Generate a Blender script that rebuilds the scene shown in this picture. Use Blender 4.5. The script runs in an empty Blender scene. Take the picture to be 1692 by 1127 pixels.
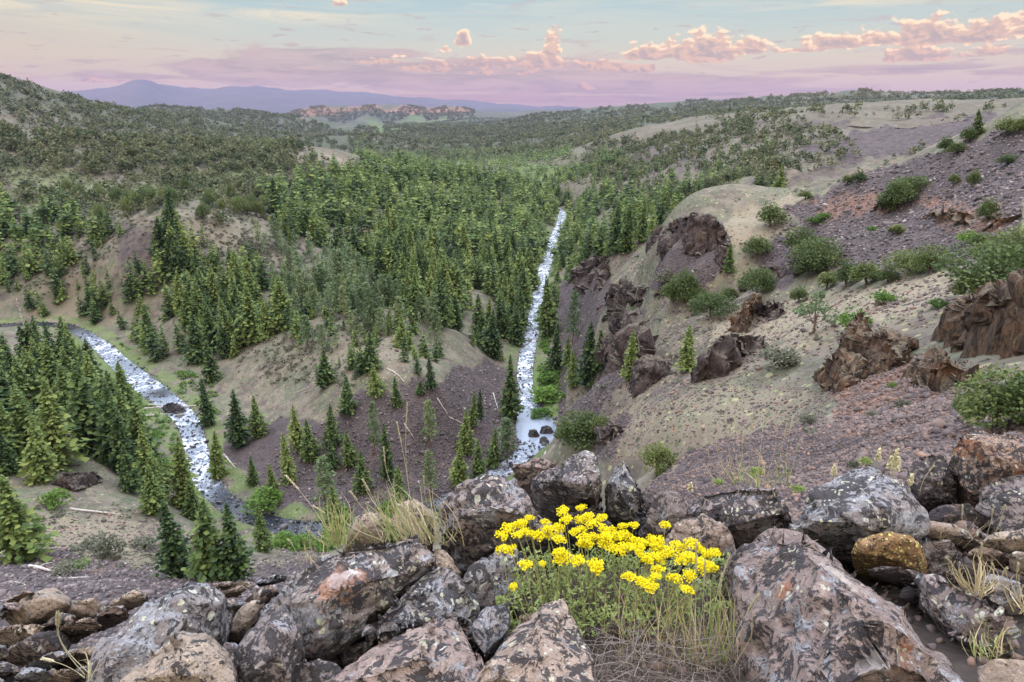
import bpy, bmesh, math, random
import numpy as np
from mathutils import Vector, Matrix

R = math.radians
SC = bpy.context.scene
COL = SC.collection

# ------------------------------------------------------------------ camera
PITCH = R(18.3)
FPX = 1128.0                      # focal length in pixels of the 1692 px wide photograph
cam_data = bpy.data.cameras.new('camera')
cam_data.sensor_width = 36.0
cam_data.lens = 24.0
cam_data.clip_start = 0.05
cam_data.clip_end = 120000.0
cam = bpy.data.objects.new('camera', cam_data)
cam.location = (0, 0, 0)
cam.rotation_euler = (R(90) - PITCH, 0, 0)
COL.objects.link(cam)
SC.camera = cam

# ------------------------------------------------------------------ render settings
SC.view_settings.view_transform = 'Standard'
SC.view_settings.look = 'None'
SC.view_settings.gamma = 1.0
SC.view_settings.exposure = 0.62
SC.cycles.use_denoising = True
SC.cycles.max_bounces = 6
SC.cycles.diffuse_bounces = 1
SC.cycles.glossy_bounces = 2
SC.cycles.transmission_bounces = 2
SC.cycles.transparent_max_bounces = 4
SC.cycles.volume_bounces = 0

# ------------------------------------------------------------------ sun (low, behind the viewer; the ridge behind shades the canyon)
SUN_EL, SUN_AZ = 2.5, 187.0      # degrees; azimuth clockwise from +Y
sd = bpy.data.lights.new('sun', 'SUN')
sd.energy = 5.0
sd.angle = R(0.5)
sd.color = (1.0, 0.45, 0.22)
sun = bpy.data.objects.new('sun', sd)
to_sun = Vector((math.sin(R(SUN_AZ)) * math.cos(R(SUN_EL)), math.cos(R(SUN_AZ)) * math.cos(R(SUN_EL)), math.sin(R(SUN_EL))))
sun.rotation_euler = to_sun.to_track_quat('Z', 'Y').to_euler()
COL.objects.link(sun)


# ------------------------------------------------------------------ node helpers
class NT:
    """A small wrapper that writes shader math as calls."""
    def __init__(self, tree):
        self.t = tree
        self.n = tree.nodes
        self.l = tree.links

    def new(self, kind, **kw):
        nd = self.n.new(kind)
        for k, v in kw.items():
            setattr(nd, k, v)
        return nd

    def put(self, sock, v):
        if hasattr(v, 'is_linked') or isinstance(v, bpy.types.NodeSocket):
            self.l.new(v, sock)
        elif isinstance(v, (tuple, list)):
            if sock.type == 'RGBA' and len(v) == 3:
                v = tuple(v) + (1.0,)
            sock.default_value = v
        else:
            sock.default_value = v

    def m(self, op, a, b=None, c=None, clamp=False):
        nd = self.new('ShaderNodeMath', operation=op, use_clamp=clamp)
        self.put(nd.inputs[0], a)
        if b is not None: self.put(nd.inputs[1], b)
        if c is not None: self.put(nd.inputs[2], c)
        return nd.outputs[0]

    def add(self, *a):
        r = a[0]
        for x in a[1:]: r = self.m('ADD', r, x)
        return r

    def mul(self, *a):
        r = a[0]
        for x in a[1:]: r = self.m('MULTIPLY', r, x)
        return r

    def sub(self, a, b): return self.m('SUBTRACT', a, b)

    def ss(self, x, lo, hi, a=0.0, b=1.0):
        nd = self.new('ShaderNodeMapRange', interpolation_type='SMOOTHSTEP')
        self.put(nd.inputs[0], x)
        for i, v in enumerate((lo, hi, a, b)): self.put(nd.inputs[i + 1], v)
        return nd.outputs[0]

    def lin(self, x, lo, hi, a=0.0, b=1.0):
        nd = self.new('ShaderNodeMapRange', clamp=True)
        self.put(nd.inputs[0], x)
        for i, v in enumerate((lo, hi, a, b)): self.put(nd.inputs[i + 1], v)
        return nd.outputs[0]

    def mix(self, f, a, b, mode='MIX'):
        nd = self.new('ShaderNodeMix', data_type='RGBA', blend_type=mode)
        self.put(nd.inputs[0], f)
        self.put(nd.inputs[6], a)
        self.put(nd.inputs[7], b)
        return nd.outputs[2]

    def noise(self, vec, scale, detail=4.0, rough=0.55, dist=0.0, out=0):
        nd = self.new('ShaderNodeTexNoise')
        if vec is not None: self.l.new(vec, nd.inputs['Vector'])
        nd.inputs['Scale'].default_value = scale
        nd.inputs['Detail'].default_value = detail
        nd.inputs['Roughness'].default_value = rough
        nd.inputs['Distortion'].default_value = dist
        return nd.outputs[out]

    def voro(self, vec, scale, feature='F1', rnd=1.0, out='Distance'):
        nd = self.new('ShaderNodeTexVoronoi', feature=feature)
        if vec is not None: self.l.new(vec, nd.inputs['Vector'])
        nd.inputs['Scale'].default_value = scale
        nd.inputs['Randomness'].default_value = rnd
        return nd.outputs[out]

    def noise2(self, vec, scale, detail=4.0, rough=0.55, dist=0.0):
        nd = self.new('ShaderNodeTexNoise', noise_dimensions='2D')
        self.l.new(vec, nd.inputs['Vector'])
        for k, v in (('Scale', scale), ('Detail', detail), ('Roughness', rough), ('Distortion', dist)): nd.inputs[k].default_value = v
        return nd.outputs[0]

    def noise2c(self, vec, scale):
        nd = self.new('ShaderNodeTexNoise', noise_dimensions='2D')
        self.l.new(vec, nd.inputs['Vector']); nd.inputs['Scale'].default_value = scale
        nd.inputs['Detail'].default_value = 2
        return nd.outputs[1]

    def voro2(self, vec, scale):
        nd = self.new('ShaderNodeTexVoronoi', voronoi_dimensions='2D', feature='F1')
        self.l.new(vec, nd.inputs['Vector']); nd.inputs['Scale'].default_value = scale
        return nd.outputs['Distance']

    def xyz(self, x, y, z=0.0):
        nd = self.new('ShaderNodeCombineXYZ')
        for i, v in enumerate((x, y, z)): self.put(nd.inputs[i], v)
        return nd.outputs[0]

    def vmul(self, v, s):
        nd = self.new('ShaderNodeVectorMath', operation='MULTIPLY')
        self.l.new(v, nd.inputs[0]); nd.inputs[1].default_value = s
        return nd.outputs[0]

    def vadd(self, v, s):
        nd = self.new('ShaderNodeVectorMath', operation='ADD')
        self.l.new(v, nd.inputs[0]); self.put(nd.inputs[1], s)
        return nd.outputs[0]

    def ramp(self, x, stops):
        nd = self.new('ShaderNodeValToRGB')
        el = nd.color_ramp.elements
        while len(el) < len(stops): el.new(0.5)
        for e, (p, c) in zip(el, stops):
            e.position = p; e.color = tuple(c) + (1.0,)
        self.put(nd.inputs[0], x)
        return nd.outputs[0]


# ------------------------------------------------------------------ world: dawn sky opposite the sunrise, with clouds
def build_world():
    w = bpy.data.worlds.new('World')
    SC.world = w
    w.use_nodes = True
    w.node_tree.nodes.clear()
    t = NT(w.node_tree)
    co = t.new('ShaderNodeTexCoord').outputs['Generated']
    sp = t.new('ShaderNodeSeparateXYZ'); t.l.new(co, sp.inputs[0])
    X, Y, Z = sp.outputs
    DEG = 57.29578
    az = t.mul(t.m('ARCTAN2', X, Y), DEG)
    el = t.mul(t.m('ARCSINE', Z), DEG)
    # clear air colours by elevation
    k = t.lin(el, -2.0, 18.0)
    def e2(d): return (d + 2.0) / 20.0
    base = t.ramp(k, [(0.0, (.30, .22, .28)), (e2(0), (.46, .345, .38)), (e2(1.2), (.53, .385, .385)), (e2(2.4), (.57, .45, .39)),
                      (e2(4.0), (.55, .50, .42)), (e2(5.6), (.42, .49, .47)), (e2(8.0), (.30, .44, .50)), (e2(18), (.60, .72, .86))])
    warm = t.ss(az, 8.0, 36.0)
    base = t.mix(t.mul(warm, t.ss(el, 5.5, 0.5), 0.55), base, (.60, .48, .37))
    warm2 = t.ss(az, -16.0, -36.0)
    base = t.mix(t.mul(warm2, t.ss(el, 0.8, 3.0), t.ss(el, 9.0, 5.0), 0.6), base, (.56, .45, .33))

    def gauss(ca, sa, ce, se):
        u = t.m('POWER', t.m('DIVIDE', t.sub(az, ca), sa), 2.0)
        v = t.m('POWER', t.m('DIVIDE', t.sub(el, ce), se), 2.0)
        return t.m('EXPONENT', t.mul(t.add(u, v), -1.0))
    def gs(lst):
        r = None
        for (ca, sa, ce, se, amp) in lst:
            g = t.mul(gauss(ca, sa, ce, se), amp)
            r = g if r is None else t.m('MAXIMUM', r, g)
        return r
    col = base
    # high thin cirrus
    v = t.xyz(t.mul(az, 0.05), t.mul(t.add(el, t.mul(az, 0.035)), 0.55))
    n = t.noise2(v, 1.6, 6, 0.62, 0.8)
    cm = t.mul(t.ss(n, 0.38, 0.68), gs([(-30, 10, 6.9, 1.3, 1.15), (-17, 9, 7.0, .7, .9), (24, 14, 7.6, .7, .8), (34, 6, 7.8, .9, .8), (-2, 10, 8.1, .9, .5), (0, 60, 13, 5, .9)]))
    col = t.mix(t.mul(cm, 0.9), col, (.74, .62, .44))
    # broad veil of grey lavender stratus
    v = t.xyz(t.add(t.mul(az, 0.11), 31.0), t.mul(el, 0.80))
    n1 = t.noise2(v, 1.5, 7, 0.6, 0.4)
    st_ = gs([(-17, 8, 3.1, 1.0, 1.1), (-4, 12, 2.9, 1.0, 1.25), (8, 12, 2.3, .75, 1.15), (-14, 4.5, 4.3, .5, 1.1), (2, 4, 3.7, .6, 1.0), (0, 24, 1.25, .35, .6), (-26, 10, 2.6, .35, .55), (19, 8, 1.6, .35, .8), (28, 6, 3.0, .35, .75),
              (34, 4, 2.7, .25, .6), (-12, 5, 4.4, .35, .85), (36, 5, 3.9, .3, .4)])
    d1 = t.add(t.mul(st_, 0.74), t.mul(t.sub(n1, 0.5), 1.2))
    a1 = t.mul(t.ss(d1, 0.10, 0.36), t.add(.72, t.mul(t.ss(t.noise2(t.xyz(t.mul(az, .2), t.mul(el, 2.6)), 1.2, 6, .62), .35, .6), .28)))
    sc = t.mix(t.ss(n1, 0.40, 0.62), (.27, .225, .285), (.43, .31, .345))
    col = t.mix(t.mul(a1, 0.9), col, sc)
    # small flat grey flecks
    v = t.xyz(t.add(t.mul(az, 0.30), 57.0), t.mul(el, 1.9))
    nf = t.noise2(v, 1.3, 5, 0.5)
    fm = t.mul(t.ss(nf, 0.64, 0.71), t.ss(el, 2.0, 3.0), t.ss(el, 8.5, 6.0))
    col = t.mix(t.mul(fm, 0.7), col, (.38, .31, .34))
    # cumulus rows, sunlit from behind the viewer: (azimuth, width, flat base, height, amount)
    ax = t.mul(az, 0.62)
    def puff(ca, sa, cb, h, amp):
        u = t.m('POWER', t.m('DIVIDE', t.sub(az, ca), sa * 1.25), 2.0)
        q = t.m('DIVIDE', t.sub(el, cb - .1), h * 1.15)
        vtop = t.m('POWER', t.m('MAXIMUM', q, 0.0), 2.0)
        vbot = t.m('POWER', t.mul(t.m('MINIMUM', q, 0.0), 3.2), 2.0)
        return t.mul(t.m('EXPONENT', t.mul(t.add(u, vtop, vbot), -1.0)), amp)
    PUFFS = [(10.2, 1.9, 4.35, 1.0, 1.0), (12.6, 1.8, 4.5, 1.2, 1.05), (15.0, 2.0, 4.35, 1.7, 1.15), (17.8, 1.6, 4.6, 1.1, 1.0), (20.5, 2.6, 4.5, .35, .85),
             (23.6, 2.2, 4.75, .9, 1.0), (26.4, 1.8, 4.9, .9, 1.0), (29.2, 2.0, 4.9, 1.5, 1.12), (32.0, 1.9, 4.85, 1.2, 1.1), (35.6, 2.4, 5.2, 1.4, 1.12), (39, 2.6, 5.1, 1.3, 1.1),
             (28.8, 2.6, 3.8, .9, .92), (33.0, 1.6, 4.0, .8, .8),
             (3.1, .75, 4.8, 1.5, 1.05), (2.2, 2.3, 3.85, .95, 1.0), (6.6, 2.2, 3.6, .75, .95), (9.7, 1.7, 3.4, .6, .85), (-2.2, 2.6, 3.75, .65, .95), (-6.6, 2.6, 3.5, .65, .92),
             (-3.8, .65, 5.35, 1.0, 1.0), (-10.4, 2.2, 3.9, .5, .8), (-1, 4.0, 3.2, .5, .65), (5.9, 1.1, 2.1, .4, .85), (-29, 3.5, 2.3, .3, .7),
             (-5, .8, 4.8, .45, .65), (-8.8, .9, 4.4, .4, .65), (21.8, 2.2, 4.45, .2, .75), (-13, .8, 7.8, .35, .8)]
    cmk = topness = None
    for P_ in PUFFS:
        g = puff(*P_)
        cmk = g if cmk is None else t.m('MAXIMUM', cmk, g)
    def dens(de, da):
        vv = t.xyz(t.add(ax, da + 11.0), t.add(t.mul(el, 1.05), de))
        nn = t.noise2(vv, 1.0, 7, 0.62, 0.25)
        bl = t.voro2(t.vadd(vv, t.vmul(t.noise2c(vv, 2.5), (.35, .35, 0))), 1.9)
        return t.add(t.mul(nn, 1.0), t.mul(bl, -0.20))
    nb = dens(0.0, 0.0)
    nu = dens(0.20, 0.10)
    d2 = t.add(t.mul(cmk, 0.80), t.sub(nb, 0.80))
    a2 = t.ss(d2, -0.03, 0.13)
    lit = t.ss(t.sub(nb, nu), -0.10, 0.12)
    # towards the flat base the cloud shades to lilac grey, its crowns catch the sun
    edge = t.ss(d2, 0.45, 0.05)
    crown = t.mul(edge, t.ss(el, 3.1, 5.2))
    litm = t.m('MINIMUM', t.add(t.mul(lit, 0.62), t.mul(crown, 0.62)), 1.0)
    cc = t.mix(litm, (.315, .245, .29), (.82, .47, .33))
    cc = t.mix(t.ss(litm, 0.70, 1.0), cc, (1.0, .72, .48))
    col = t.mix(t.mul(a2, 0.95), col, cc)
    # the vault overhead and the dawn side behind the viewer are brightened as unseen fill for the canyon
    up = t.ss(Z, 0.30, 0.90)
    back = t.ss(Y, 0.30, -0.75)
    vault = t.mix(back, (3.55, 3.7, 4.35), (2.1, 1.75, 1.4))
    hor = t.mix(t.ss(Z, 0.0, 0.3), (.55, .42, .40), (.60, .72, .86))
    unseen_fill_sky = t.mix(t.m('MAXIMUM', up, t.mul(back, t.ss(Z, 0.0, 0.10))), hor, vault)
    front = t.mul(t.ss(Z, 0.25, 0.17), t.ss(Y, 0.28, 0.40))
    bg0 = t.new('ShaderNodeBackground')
    t.l.new(unseen_fill_sky, bg0.inputs[0])
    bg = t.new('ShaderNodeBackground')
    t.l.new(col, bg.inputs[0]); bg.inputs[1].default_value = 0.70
    sky = t.new('ShaderNodeTexSky', sky_type='NISHITA')
    sky.sun_disc = False
    sky.sun_elevation = R(SUN_EL)
    sky.sun_rotation = R(SUN_AZ)
    bg2 = t.new('ShaderNodeBackground')
    t.l.new(sky.outputs[0], bg2.inputs[0]); bg2.inputs[1].default_value = 0.05
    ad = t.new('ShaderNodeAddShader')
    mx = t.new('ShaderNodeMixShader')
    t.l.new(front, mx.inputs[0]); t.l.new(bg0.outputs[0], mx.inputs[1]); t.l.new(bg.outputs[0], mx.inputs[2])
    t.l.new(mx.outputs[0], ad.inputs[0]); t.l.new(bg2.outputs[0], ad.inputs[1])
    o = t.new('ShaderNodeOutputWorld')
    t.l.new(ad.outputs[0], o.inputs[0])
    w.cycles.sampling_method = 'MANUAL'
    w.cycles.sample_map_resolution = 512


build_world()


# ------------------------------------------------------------------ maths helpers
CP, SP_ = math.cos(PITCH), math.sin(PITCH)


def ray(px, py):
    """unnormalised direction through a photo pixel; works on arrays"""
    a = (np.asarray(px, float) - 846.0) / FPX
    b = (563.5 - np.asarray(py, float)) / FPX
    return a, CP + b * SP_, -SP_ + b * CP


def at(px, py, Y):
    x, y, z = ray(px, py)
    k = Y / y
    return np.stack([x * k, y * k, z * k], -1)


def at_z(px, py, zz):
    x, y, z = ray(px, py)
    k = zz / z
    return np.stack([x * k, y * k, z * k], -1)


def project(x, y, z):
    dep = y * CP - z * SP_
    dep = np.where(dep > 1e-3, dep, 1e-3)
    up = y * SP_ + z * CP
    return 846.0 + FPX * x / dep, 563.5 - FPX * up / dep


def sstep(x, a, b):
    t = np.clip((x - a) / (b - a), 0, 1)
    return t * t * (3 - 2 * t)


def _hash(ix, iy, seed):
    h = (ix.astype(np.int64) * 374761393 + iy.astype(np.int64) * 668265263 + seed * 974634777) & 0xFFFFFFFF
    h = ((h ^ (h >> 13)) * 1274126177) & 0xFFFFFFFF
    h = h ^ (h >> 16)
    return h


def noise2(x, y, seed=0):
    """gradient noise, about -0.7 .. 0.7"""
    ix, iy = np.floor(x), np.floor(y)
    fx, fy = x - ix, y - iy
    def g(dx, dy):
        a = (_hash(ix + dx, iy + dy, seed) & 1023) * (2 * math.pi / 1024)
        return np.cos(a) * (fx - dx) + np.sin(a) * (fy - dy)
    u = fx * fx * fx * (fx * (fx * 6 - 15) + 10)
    v = fy * fy * fy * (fy * (fy * 6 - 15) + 10)
    a = g(0, 0) * (1 - u) + g(1, 0) * u
    b = g(0, 1) * (1 - u) + g(1, 1) * u
    return (a * (1 - v) + b * v) * 1.4


def in_poly(px, py, poly):
    inside = np.zeros(px.shape, bool)
    n = len(poly)
    for i in range(n):
        x1, y1 = poly[i]; x2, y2 = poly[(i + 1) % n]
        if y1 == y2: continue
        c = ((y1 > py) != (y2 > py)) & (px < (x2 - x1) * (py - y1) / (y2 - y1) + x1)
        inside ^= c
    return inside


def mesh_from(name, verts, faces_flat, loop_tot, mat=None, smooth=False):
    """fast mesh: verts (n,3), flat vertex indices, loops per face (int or array)"""
    me = bpy.data.meshes.new(name)
    verts = np.asarray(verts, np.float32)
    ff = np.asarray(faces_flat, np.int32).ravel()
    if np.isscalar(loop_tot):
        nf = len(ff) // loop_tot
        starts = np.arange(nf, dtype=np.int32) * loop_tot
    else:
        lt = np.asarray(loop_tot, np.int32)
        nf = len(lt)
        starts = np.concatenate([[0], np.cumsum(lt)[:-1]]).astype(np.int32)
    me.vertices.add(len(verts)); me.vertices.foreach_set('co', verts.ravel())
    me.loops.add(len(ff)); me.loops.foreach_set('vertex_index', ff)
    me.polygons.add(nf); me.polygons.foreach_set('loop_start', starts)
    me.update(calc_edges=True)
    if smooth:
        me.polygons.foreach_set('use_smooth', np.ones(nf, bool))
    if mat: me.materials.append(mat)
    return me


def link(name, me, parent=None, loc=None):
    o = bpy.data.objects.new(name, me)
    COL.objects.link(o)
    if parent: o.parent = parent
    if loc is not None: o.location = loc
    return o


def tag(o, label=None, cat=None, group=None, kind=None):
    if label: o['label'] = label
    if cat: o['category'] = cat
    if group: o['group'] = group
    if kind: o['kind'] = kind
    return o


def material(name):
    m = bpy.data.materials.new(name)
    m.use_nodes = True
    m.node_tree.nodes.clear()
    t = NT(m.node_tree)
    bs = t.new('ShaderNodeBsdfPrincipled')
    o = t.new('ShaderNodeOutputMaterial')
    t.l.new(bs.outputs[0], o.inputs[0])
    return m, t, bs

# ------------------------------------------------------------------ terrain control points
ZR = -115.0                       # river level below the viewer
PX = [  # (photo x, photo y, distance along view) of ground that is seen
    # bottom left talus and near left bank
    (0, 1000, 58), (150, 990, 62), (300, 985, 66), (380, 965, 105), (60, 950, 92), (200, 940, 104), (130, 880, 128), (30, 900, 118), (250, 890, 130),
    (370, 955, 120), (480, 925, 140), (20, 770, 160), (150, 790, 158), (100, 720, 190), (0, 650, 262), (60, 610, 300), (200, 760, 176), (0, 560, 340),
    (-200, 900, 110), (-250, 700, 190), (-300, 560, 300),
    # central peninsula
    (600, 840, 185), (520, 800, 196), (700, 760, 203), (650, 690, 214), (780, 690, 222), (700, 622, 230), (600, 640, 227), (820, 640, 258), (440, 700, 236), (480, 640, 262),
    (600, 590, 246), (700, 580, 268), (560, 545, 285), (450, 560, 300), (350, 590, 316), (640, 500, 345), (780, 560, 300), (830, 560, 345), (760, 480, 395), (860, 480, 445),
    (300, 520, 352), (250, 540, 366), (400, 470, 385), (330, 440, 398), (250, 430, 398), (300, 362, 425), (230, 400, 405), (150, 440, 408), (120, 480, 398), (60, 490, 396),
    (450, 400, 450), (380, 375, 440), (550, 420, 470), (650, 420, 500), (780, 420, 530), (870, 410, 620), (500, 350, 560), (620, 350, 620), (750, 350, 720), (860, 355, 820),
    (560, 310, 690), (680, 300, 830), (800, 300, 1000), (880, 315, 1040), (430, 330, 560), (320, 330, 520), (200, 340, 520), (100, 340, 530), (50, 400, 450), (0, 440, 430),
    (520, 270, 760), (510, 240, 830), (440, 250, 830), (350, 240, 850), (270, 242, 830), (200, 236, 800), (100, 226, 780), (0, 215, 750), (100, 280, 640), (250, 290, 640), (400, 290, 660), (0, 330, 560),
    (600, 262, 900), (700, 283, 1000), (-150, 215, 720), (-150, 400, 440), (-250, 480, 380),
    # right bank and slope
    (1000, 745, 72), (1085, 778, 36), (960, 735, 126), (935, 690, 170), (960, 640, 215), (985, 600, 235), (940, 560, 318), (955, 500, 385), (960, 440, 480), (990, 420, 470),
    (1040, 690, 92), (1000, 690, 118), (1060, 640, 128), (1020, 630, 160), (1040, 560, 205), (1000, 520, 268), (1050, 505, 245), (985, 450, 320), (1060, 445, 240), (1100, 425, 188), (1085, 405, 210), (1150, 440, 171),
    (1120, 480, 176), (1100, 560, 150), (1135, 608, 100), (1200, 620, 88), (1180, 500, 165), (1200, 420, 175), (1240, 480, 150), (1250, 560, 108), (1300, 500, 128), (1345, 548, 80),
    (1400, 500, 100), (1300, 440, 150), (1220, 358, 195), (1300, 330, 195), (1400, 298, 192), (1500, 268, 190), (1600, 240, 188), (1692, 212, 185), (1800, 195, 180),
    (1400, 400, 140), (1500, 430, 112), (1500, 350, 150), (1600, 330, 130), (1692, 300, 118), (1600, 430, 95), (1692, 420, 80), (1800, 400, 72), (1550, 480, 85), (1692, 480, 60),
    (1200, 680, 62), (1120, 720, 62), (1300, 640, 62), (1380, 640, 52), (1350, 590, 66), (1440, 570, 62), (1300, 710, 36), (1250, 790, 19), (1150, 800, 20), (1400, 740, 19),
    (1450, 690, 27), (1400, 690, 33), (1520, 690, 19), (1600, 690, 15), (1692, 690, 13), (1500, 640, 36), (1600, 620, 30), (1692, 620, 26), (1560, 540, 56), (1620, 560, 44), (1700, 560, 38), (1900, 600, 24), (1900, 480, 48),
    # behind the right ridge: the far canyon side and plateau
    (1180, 345, 420), (1250, 320, 400), (1330, 290, 420), (1100, 345, 470), (1020, 370, 560), (960, 370, 720), (1000, 330, 720), (1080, 300, 650), (1180, 280, 640), (1280, 262, 640),
    (1400, 250, 600), (1500, 232, 640), (1570, 215, 660), (1420, 200, 780), (1300, 197, 860), (1560, 194, 760), (1640, 190, 740), (1150, 232, 950), (1050, 250, 1000), (1020, 222, 1350), (1200, 205, 1100),
    (950, 290, 1100), (900, 260, 1500), (870, 285, 1250), (920, 235, 2200), (1000, 212, 2400), (800, 262, 1700), (730, 270, 1600), (660, 262, 1900), (640, 232, 2500), (580, 250, 2300),
    (1100, 200, 2600), (1250, 183, 2900), (1350, 176, 3100), (1450, 174, 3000), (1692, 168, 2500), (1692, 185, 1500), (1500, 186, 1700),
    (1180, 172, 4200), (1250, 162, 4200), (1330, 157, 4000), (1430, 154, 3900), (1540, 155, 3700), (1692, 150, 3400), (1850, 148, 3200), (1080, 180, 5200), (1000, 187, 6500), (930, 190, 8000),
    (880, 196, 5500), (820, 200, 5200), (900, 205, 4000), (760, 212, 4500), (700, 222, 3600), (640, 215, 5200), (600, 206, 6000), (760, 240, 2700), (850, 225, 3200),
    # left mountain side
    (0, 132, 1650), (60, 147, 1780), (100, 163, 1880), (160, 176, 2050), (230, 188, 2300), (300, 197, 2450), (400, 214, 2500), (500, 232, 2450), (-150, 100, 1500), (-300, 80, 1400),
    (60, 190, 1450), (0, 180, 1350), (150, 205, 1500), (-200, 170, 1200),
    # second dark ridge, fields, sunlit hill, far mountains
    (240, 179, 4200), (330, 184, 4300), (420, 187, 4300), (500, 200, 4100), (570, 222, 3700), (480, 225, 3400),
    (480, 190, 9000), (530, 183, 9300), (620, 183, 9600), (700, 184, 9800), (780, 187, 9800), (560, 198, 7600), (680, 197, 7800), (800, 194, 8500),
    (120, 158, 17000), (180, 152, 17000), (215, 148, 17000), (235, 146, 17000), (255, 149, 17000), (300, 156, 17000), (450, 157, 17000), (520, 164, 17000), (600, 165, 17000), (700, 172, 17000),
    (740, 179, 17000), (800, 181, 17500), (880, 187, 18000), (1000, 187, 18000), (0, 158, 17000), (-200, 160, 17000), (1300, 186, 18000), (1700, 186, 18000), (2000, 186, 17000), (930, 186, 12500), (925, 190, 10500),
]
HID = [  # (X, Y, z) of ground nobody sees from here but that carries what is seen
    (0, .3, -1.62), (-1, .8, -1.62), (1, .8, -1.6), (0, 1.2, -1.62), (-1.3, 1.6, -1.80), (0, 2.0, -1.86), (1.5, 2.0, -1.74), (0, 3.0, -2.15), (1.5, 3.0, -2.2), (2.6, 3.0, -2.1), (2.2, 1.6, -1.6),
    (-1.3, 2.3, -2.25), (-.5, 3.0, -2.35), (-2.2, 2.2, -2.2), (-2.6, 1.4, -1.9), (-2, 3.2, -3.3), (-.8, 3.7, -3.2), (-1.5, 4.4, -4.6), (-4, 10, -11.5), (-8, 20, -21), (-14, 36, -34), (0, 4.5, -3.7), (0, 10, -9), (0, 20, -18),
    (1.2, 5, -3.6), (3, 5, -3.2), (4.5, 6, -3.4), (4, 10, -6.0), (8, 10, -5.2), (0, 40, -33), (0, 80, -60), (-10, 120, -83), (-25, 150, -99), (10, 60, -44), (5, 100, -70), (-30, 90, -70), (-15, 60, -50),
    (0, 150, -98), (-20, 175, -112), (18, 120, -78), (10, 180, -108),
    (-40, 450, -108), (60, 700, -112), (120, 300, -62), (200, 420, -75), (330, 330, -60), (420, 280, -40), (330, 480, -45), (600, 450, -10), (140, 200, -32), (200, 260, -45), (260, 300, -45),
    (-600, 1100, -70), (-350, 1250, -75), (-900, 1150, -55), (-150, 1250, -95), (-500, 1700, -95), (-900, 3100, -110), (-2600, 3200, -20), (-300, 6500, -125), (-2000, 6500, -120), (-3000, 12500, -100), (-6000, 12500, -60),
    (1000, 12000, -90), (5000, 9000, -60), (9000, 9000, -60), (2600, 5000, 10), (3500, 6500, -20),
]
SIDE = []
for th, ss in ((-78, 1), (78, -1)):
    for r_, z_ in ((.6, -1.6), (2, -1.9 if th < 0 else -1.6), (8, -6 if th < 0 else -3.4), (30, -20 if th < 0 else -6), (100, -50 if th < 0 else -4), (300, -60 if th < 0 else 6), (1000, 0 if th < 0 else 20), (3000, 90), (9000, 60), (18000, 60)):
        SIDE.append((r_ * math.sin(R(th)), r_ * math.cos(R(th)), z_))

cp = np.concatenate([np.array([at(*p) for p in PX]), np.array(HID, float), np.array(SIDE, float)])


def lp(x, y):
    return np.arctan2(x, y), np.log(np.hypot(x, y))


class TPS:
    def __init__(self, pts, lam=2e-4):
        t, l = lp(pts[:, 0], pts[:, 1])
        self.c = np.stack([t, l], 1)
        r = np.exp(l)
        s = pts[:, 2] / r
        n = len(s)
        d = np.hypot(self.c[:, None, 0] - self.c[None, :, 0], self.c[:, None, 1] - self.c[None, :, 1])
        K = self.k(d) + np.eye(n) * lam
        P = np.concatenate([np.ones((n, 1)), self.c], 1)
        A = np.block([[K, P], [P.T, np.zeros((3, 3))]])
        sol = np.linalg.solve(A, np.concatenate([s, np.zeros(3)]))
        self.w, self.a = sol[:n], sol[n:]

    @staticmethod
    def k(d):
        return np.where(d > 1e-9, d * d * np.log(np.maximum(d, 1e-9)), 0.0)

    def __call__(self, t, l):
        out = np.empty(t.shape)
        tf, lf, of = t.ravel(), l.ravel(), out.reshape(-1)
        for i in range(0, len(tf), 20000):
            a, b = tf[i:i + 20000], lf[i:i + 20000]
            d = np.hypot(a[:, None] - self.c[None, :, 0], b[:, None] - self.c[None, :, 1])
            of[i:i + 20000] = self.k(d) @ self.w + self.a[0] + self.a[1] * a + self.a[2] * b
        return out


tps = TPS(cp)

# ------------------------------------------------------------------ river course: (photo x, photo y, full width in metres), all at river level
RIV_PX = [(-160, 560, 13), (-60, 545, 12), (40, 536, 12), (110, 540, 11), (160, 566, 12), (200, 602, 14), (243, 638, 17), (285, 670, 14), (312, 700, 12), (325, 745, 11), (342, 795, 11), (380, 835, 10),
          (440, 862, 10), (510, 876, 11), (590, 868, 8), (680, 848, 7), (760, 818, 9), (830, 778, 9), (874, 742, 10), (886, 708, 21), (872, 660, 9.5), (867, 620, 9), (872, 580, 9.5), (884, 525, 10),
          (893, 470, 10.5), (905, 425, 12), (919, 388, 13), (928, 365, 13), (927, 350, 12), (915, 342, 11), (895, 336, 10), (890, 326, 10), (900, 318, 10)]
_rp = np.array([at_z(a, b, ZR) for a, b, _ in RIV_PX])
_rw = np.array([c for _, _, c in RIV_PX]) * np.where(np.arange(len(RIV_PX)) < 13, .31, .36)


def _catmull(P, n):
    out = []
    for i in range(len(P) - 1):
        p0, p1, p2, p3 = P[max(i - 1, 0)], P[i], P[i + 1], P[min(i + 2, len(P) - 1)]
        for k in range(n):
            t = k / n
            out.append(0.5 * ((2 * p1) + (-p0 + p2) * t + (2 * p0 - 5 * p1 + 4 * p2 - p3) * t * t + (-p0 + 3 * p1 - 3 * p2 + p3) * t ** 3))
    out.append(P[-1])
    return np.array(out)


riv = _catmull(np.concatenate([_rp[:, :2], _rw[:, None]], 1), 6)      # x, y, half width


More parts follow.
